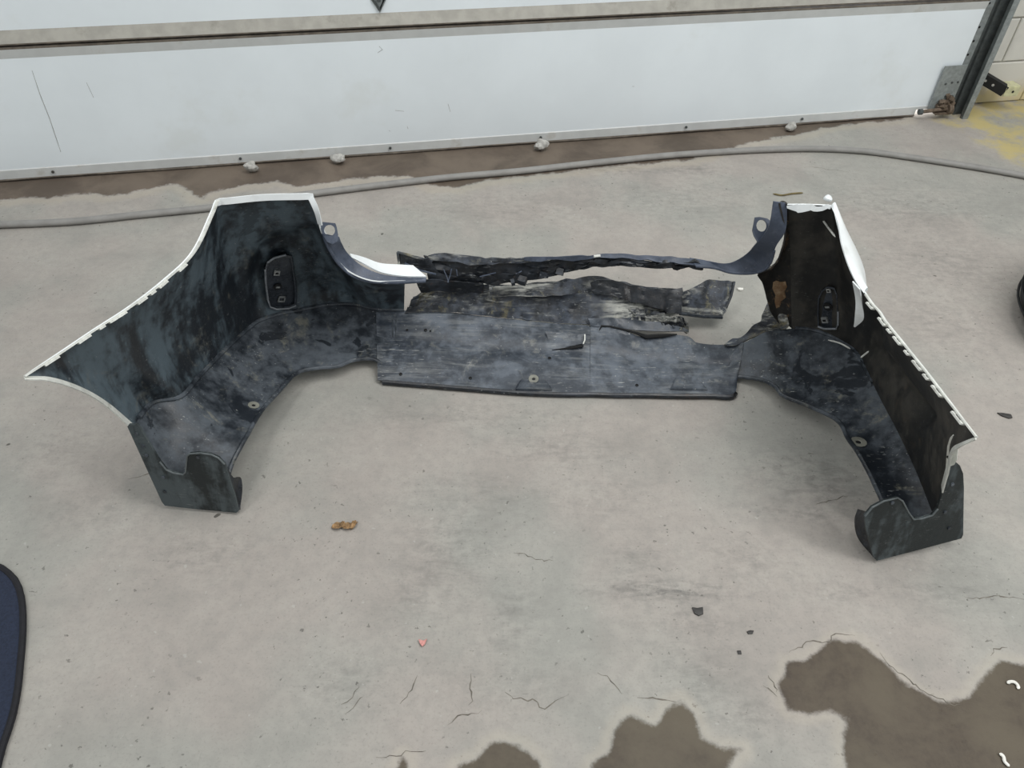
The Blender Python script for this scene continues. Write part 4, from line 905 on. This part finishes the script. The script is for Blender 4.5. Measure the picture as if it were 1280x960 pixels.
# ---- mud flaps
M_fr = simple('pale_rubber_edge', (92, 98, 99), 0.5, 0, 0.2, 60)  # paler grey bead along the notch
def flap(outline, plane, label, rim):
    o, P_, n = plate('mud_flap', outline, M_flap, 0.006, plane=plane); o['label'] = label
    mb = MB(); mb.tube(np.array([P_[k] for k in rim]) - BO + n * 0.001, 0.0022, 6); mb.build('notch_rim', M_fr, bum)
    return P_, n, plane
GF = flap([(159, 533), (161, 531), (172, 531), (185, 552), (200, 577), (208, 587), (217, 591), (229, 593), (232, 590), (234, 570), (237, 567), (250, 566), (264, 568), (273, 572), (281, 580), (287, 600), (294, 622), (298, 639), (295, 641), (250, 637), (206, 632), (202, 627)],
          [(160, 532, .27), (204, 630, .018), (297, 640, .012)], 'black rubber mud flap with a notch', range(4, 15))
mb = MB(); 
A2 = catmull(pts([(283, 582, .13), (292, 597, .09), (301, 597, .06), (303, 612, .04), (300, 637, .012)]), 20)
B2 = catmull(pts([(287, 600, .10), (289, 610, .08), (292, 620, .05), (295, 630, .03), (297, 639, .010)]), 20)
G = np.array([A2 * (1 - s) + B2 * s for s in np.linspace(0, 1, 4)]).transpose(1, 0, 2); sh('flap_return_shade', G, 0.005, [M_strip] * 3)  # near-black return, also standing in for the flap's shadow
GF2 = flap([(1183, 587), (1188, 581), (1194, 577), (1200, 582), (1204, 592), (1205, 610), (1204, 668), (1202, 673), (1150, 687), (1096, 701), (1092, 697), (1083, 662), (1081, 645), (1090, 634), (1105, 626), (1122, 622), (1128, 626), (1136, 641), (1142, 649), (1152, 648), (1165, 644), (1172, 636), (1177, 620)],
           [(1194, 578, .285), (1204, 672, .03), (1096, 700, .012)], 'black rubber mud flap with a rounded notch', range(12, 22))
A2 = catmull(pts([(1083, 640, .118), (1083, 660, .08), (1088, 682, .04), (1096, 699, .010)]), 16); B2 = catmull(pts([(1072, 636, .07), (1068, 650, .05), (1072, 672, .03), (1094, 699, .008)]), 16)
G = np.array([A2 * (1 - s) + B2 * s for s in np.linspace(0, 1, 4)]).transpose(1, 0, 2); sh('flap_return_shade', G, 0.005, [M_strip] * 3)  # dark return sheet doubles as this flap's shadow
for G, L in ((GF, [(179, 557), (183, 569), (204, 596), (248, 571), (171, 542), (206, 614)]), (GF2, [(1190, 605), (1181, 640), (1115, 628), (1186, 660)])):
    for px, py in L:
        n = G[1]; a_ = at(*G[2][0]); d_ = ray(px, py); C_ = CAM + d_ * (((a_ - CAM) @ n) / (d_ @ n)); mb = MB(); mb.tube([C_ - BO - n * .001, C_ - BO + n * 0.003], 0.0045, 10); mb.build('rivet', M_low, bum)

# ------------------------------------------------------------------ small litter
def chip(name, px, py, outline, th, mat, label, cat, rz=0.0, curl=0.0):
    V = []; n = len(outline); L = []
    for (x, y) in outline: L.append((x, y, curl * (x * x + y * y)))
    V = [(x, y, z + 0.0005) for x, y, z in L] + [(x, y, z + th) for x, y, z in L] + [(0, 0, 0.0005), (0, 0, th * 1.3)]
    F_ = [(i, (i + 1) % n, n + (i + 1) % n, n + i) for i in range(n)] + [((i + 1) % n, i, 2 * n) for i in range(n)] + [(n + i, n + (i + 1) % n, 2 * n + 1) for i in range(n)]
    o = mesh_obj(name, V, F_, mat, None, None, False); o.location = tuple(at(px, py, 0)); o.rotation_euler = (0, 0, rz); tag(o, label, cat); return o
chip('plastic_chip', 872, 764, [(-.012, .008), (0, .006), (.013, .009), (.011, -.008), (0, -.013), (-.009, -.007)], .004, M_chipdark, 'dark square plastic chip on the floor above the puddles', 'chip')
chip('plastic_chip', 1256, 520, [(-.019, .010), (-.004, .009), (.018, .004), (.017, -.009), (.006, -.012), (-.012, -.002)], .004, M_chipdark, 'dark pointed plastic chip right of the bumper tip', 'chip')
chip('paint_chip', 925, 363, [(-.010, .004), (0, .007), (.010, .004), (.009, -.004), (0, -.006), (-.009, -.003)], .006, M_chipwhite, 'small white paint chip beside the torn black flap', 'chip', 0, 20)
chip('paint_chip', 528, 804, [(-.009, .006), (.002, .004), (.010, .007), (.006, -.004), (.001, -.010), (-.005, -.003)], .004, M_chippink, 'small pink plastic chip alone on the bare floor', 'chip', 0, 30)
chip('plastic_chip', 938, 791, [(-.008, .002), (0, .005), (.008, .004), (.004, -.003), (-.006, -.004)], .003, M_chipdark, 'tiny dark chip left of the large puddle', 'chip')
chip('plastic_chip', 924, 816, [(-.004, .004), (.004, .004), (.004, -.004), (-.003, -.004)], .003, M_chipdark, 'tiny black crumb just left of the large puddle', 'chip')
for k, (L, lab) in enumerate([([(1259, 854), (1263, 852), (1269, 853), (1273, 858), (1272, 861)], 'curled white shaving lying in the large puddle'), ([(1249, 942), (1254, 945), (1256, 952), (1262, 958)], 'white curl at the bottom edge of the large puddle')]):
    mb = MB(); P = catmull(np.array([at(x, y, .004) for x, y in L]), 14); c = P.mean(0); c[2] = 0; mb.tube(P - c, [0.001] + [0.0035] * 12 + [0.001], 7, flat=.6); o = mb.build('white_shaving', M_chipwhite); o.location = tuple(c); tag(o, lab, 'shaving')
mb = MB(); P = catmull(np.array([at(x, y, .004) for x, y in [(966, 242), (977, 244), (990, 242), (1004, 241)]]), 14); c = P.mean(0); c[2] = 0; mb.tube(P - c, [.001] + [.0035] * 12 + [.001], 6); o = mb.build('twig', M_twig); o.location = tuple(c); tag(o, 'thin olive twig on the floor behind the bumper right corner', 'twig')
# dry leaf
lf = empty('dry_leaf', tuple(at(431, 659, 0))); tag(lf, 'crumpled dry brown leaf on the floor below the bumper', 'leaf')
def blade(c, ln, wd, rz, tilt, name, mat):
    G = []; 
    for s in np.linspace(-1, 1, 9):
        for q in np.linspace(-1, 1, 5):
            wv = wd * (1 - abs(s) ** 2.2) + 0.001; x, y = s * ln / 2, q * wv / 2; z = 0.002 + abs(q) * wv * 0.35 + 0.003 * math.sin(5 * s + 2) ** 2 + tilt * (s + 1)
            G.append((c[0] + x * math.cos(rz) - y * math.sin(rz), c[1] + x * math.sin(rz) + y * math.cos(rz), z))
    F_ = [(i * 5 + j, (i + 1) * 5 + j, (i + 1) * 5 + j + 1, i * 5 + j + 1) for i in range(8) for j in range(4)]
    o = mesh_obj(name, G, F_, mat, lf); m = o.modifiers.new('thick', 'SOLIDIFY'); m.thickness = 0.0008; return o
blade((-.018, -.002), .030, .018, .1, .001, 'leaf_lobe', M_leaf); blade((.008, -.002), .032, .018, -.05, .001, 'leaf_lobe', M_leaf); blade((.022, .004), .026, .012, 1.3, .002, 'leaf_lobe', M_leaf); blade((-.004, .004), .020, .010, 1.9, .002, 'leaf_lobe', M_leaf)
mb = MB(); mb.tube([(.018, 0, .004), (.026, .006, .006), (.030, .014, .004)], .0014, 6); mb.build('stem', M_leaf, lf)

# floor mat at the left edge
mo = [(-260, 690), (-120, 694), (-40, 698), (0, 707), (12, 714), (25, 728), (32, 750), (34, 785), (31, 830), (27, 868), (20, 902), (9, 935), (2, 962), (-8, 1010), (-30, 1060), (-90, 1090), (-300, 1110), (-420, 1000), (-430, 800), (-360, 710)]
P = np.array([at(x, y, 0.0) for x, y in mo]); P = catmull(np.vstack([P, P[:1]]), 90)[:-1]; c = P.mean(0)
fmz = empty('floor_mat', tuple(c)); tag(fmz, 'navy carpet car mat with black bound edge at the left border', 'car mat')
Q_ = P - c; n = len(Q_)
V = [tuple(q * .985 + np.array([0, 0, 0.0])) for q in Q_] + [tuple(q * .985 + np.array([0, 0, .010])) for q in Q_] + [tuple(q * .9 + np.array([0, 0, .012])) for q in Q_] + [(0, 0, .012)]
F_ = [(i, (i + 1) % n, n + (i + 1) % n, n + i) for i in range(n)] + [(n + i, n + (i + 1) % n, 2 * n + (i + 1) % n, 2 * n + i) for i in range(n)] + [(2 * n + i, 2 * n + (i + 1) % n, 3 * n) for i in range(n)]
mesh_obj('carpet', V, F_, M_mat, fmz)
mb = MB(); mb.tube([tuple(q * .985 + np.array([0, 0, .0075])) for q in np.vstack([Q_, Q_[:2]])], 0.0075, 8); mb.build('bound_edge', M_matedge, fmz)

# tyre lying at the right border
Pe = at(1271, 385, 0.10); R_o = 0.33; tc = Pe + np.array([R_o + 0.055, -0.01, 0]); tc[2] = 0
ty = empty('tyre', tuple(tc)); tag(ty, 'black tyre lying on its side at the right border', 'tyre')
prof = [(.205, .02), (.21, .06), (.235, .012), (.27, .004), (.30, .012), (.318, .035), (.33, .07), (.332, .105), (.33, .14), (.318, .175), (.30, .198), (.27, .206), (.235, .198), (.21, .15), (.205, .19)]
prof = [(.215, .03), (.235, .008), (.27, .0), (.30, .010), (.318, .035), (.330, .07), (.332, .105), (.330, .14), (.318, .175), (.30, .20), (.27, .21), (.235, .202), (.215, .18), (.24, .15), (.25, .105), (.24, .06)]
m = len(prof); k_ = 64
V = [(r * math.cos(2 * math.pi * i / k_), r * math.sin(2 * math.pi * i / k_), z) for i in range(k_) for r, z in prof]
mesh_obj('carcass', V, [(i * m + j, ((i + 1) % k_) * m + j, ((i + 1) % k_) * m + (j + 1) % m, i * m + (j + 1) % m) for i in range(k_) for j in range(m)], M_tyre, ty)
mb = MB()
for z in (.06, .09, .12, .15):
    mb.tube([(.3335 * math.cos(a), .3335 * math.sin(a), z) for a in np.linspace(0, 2 * math.pi, 65)], 0.0045, 6)
tag(mb.build('tread_ribs', M_black, ty), kind='stuff')
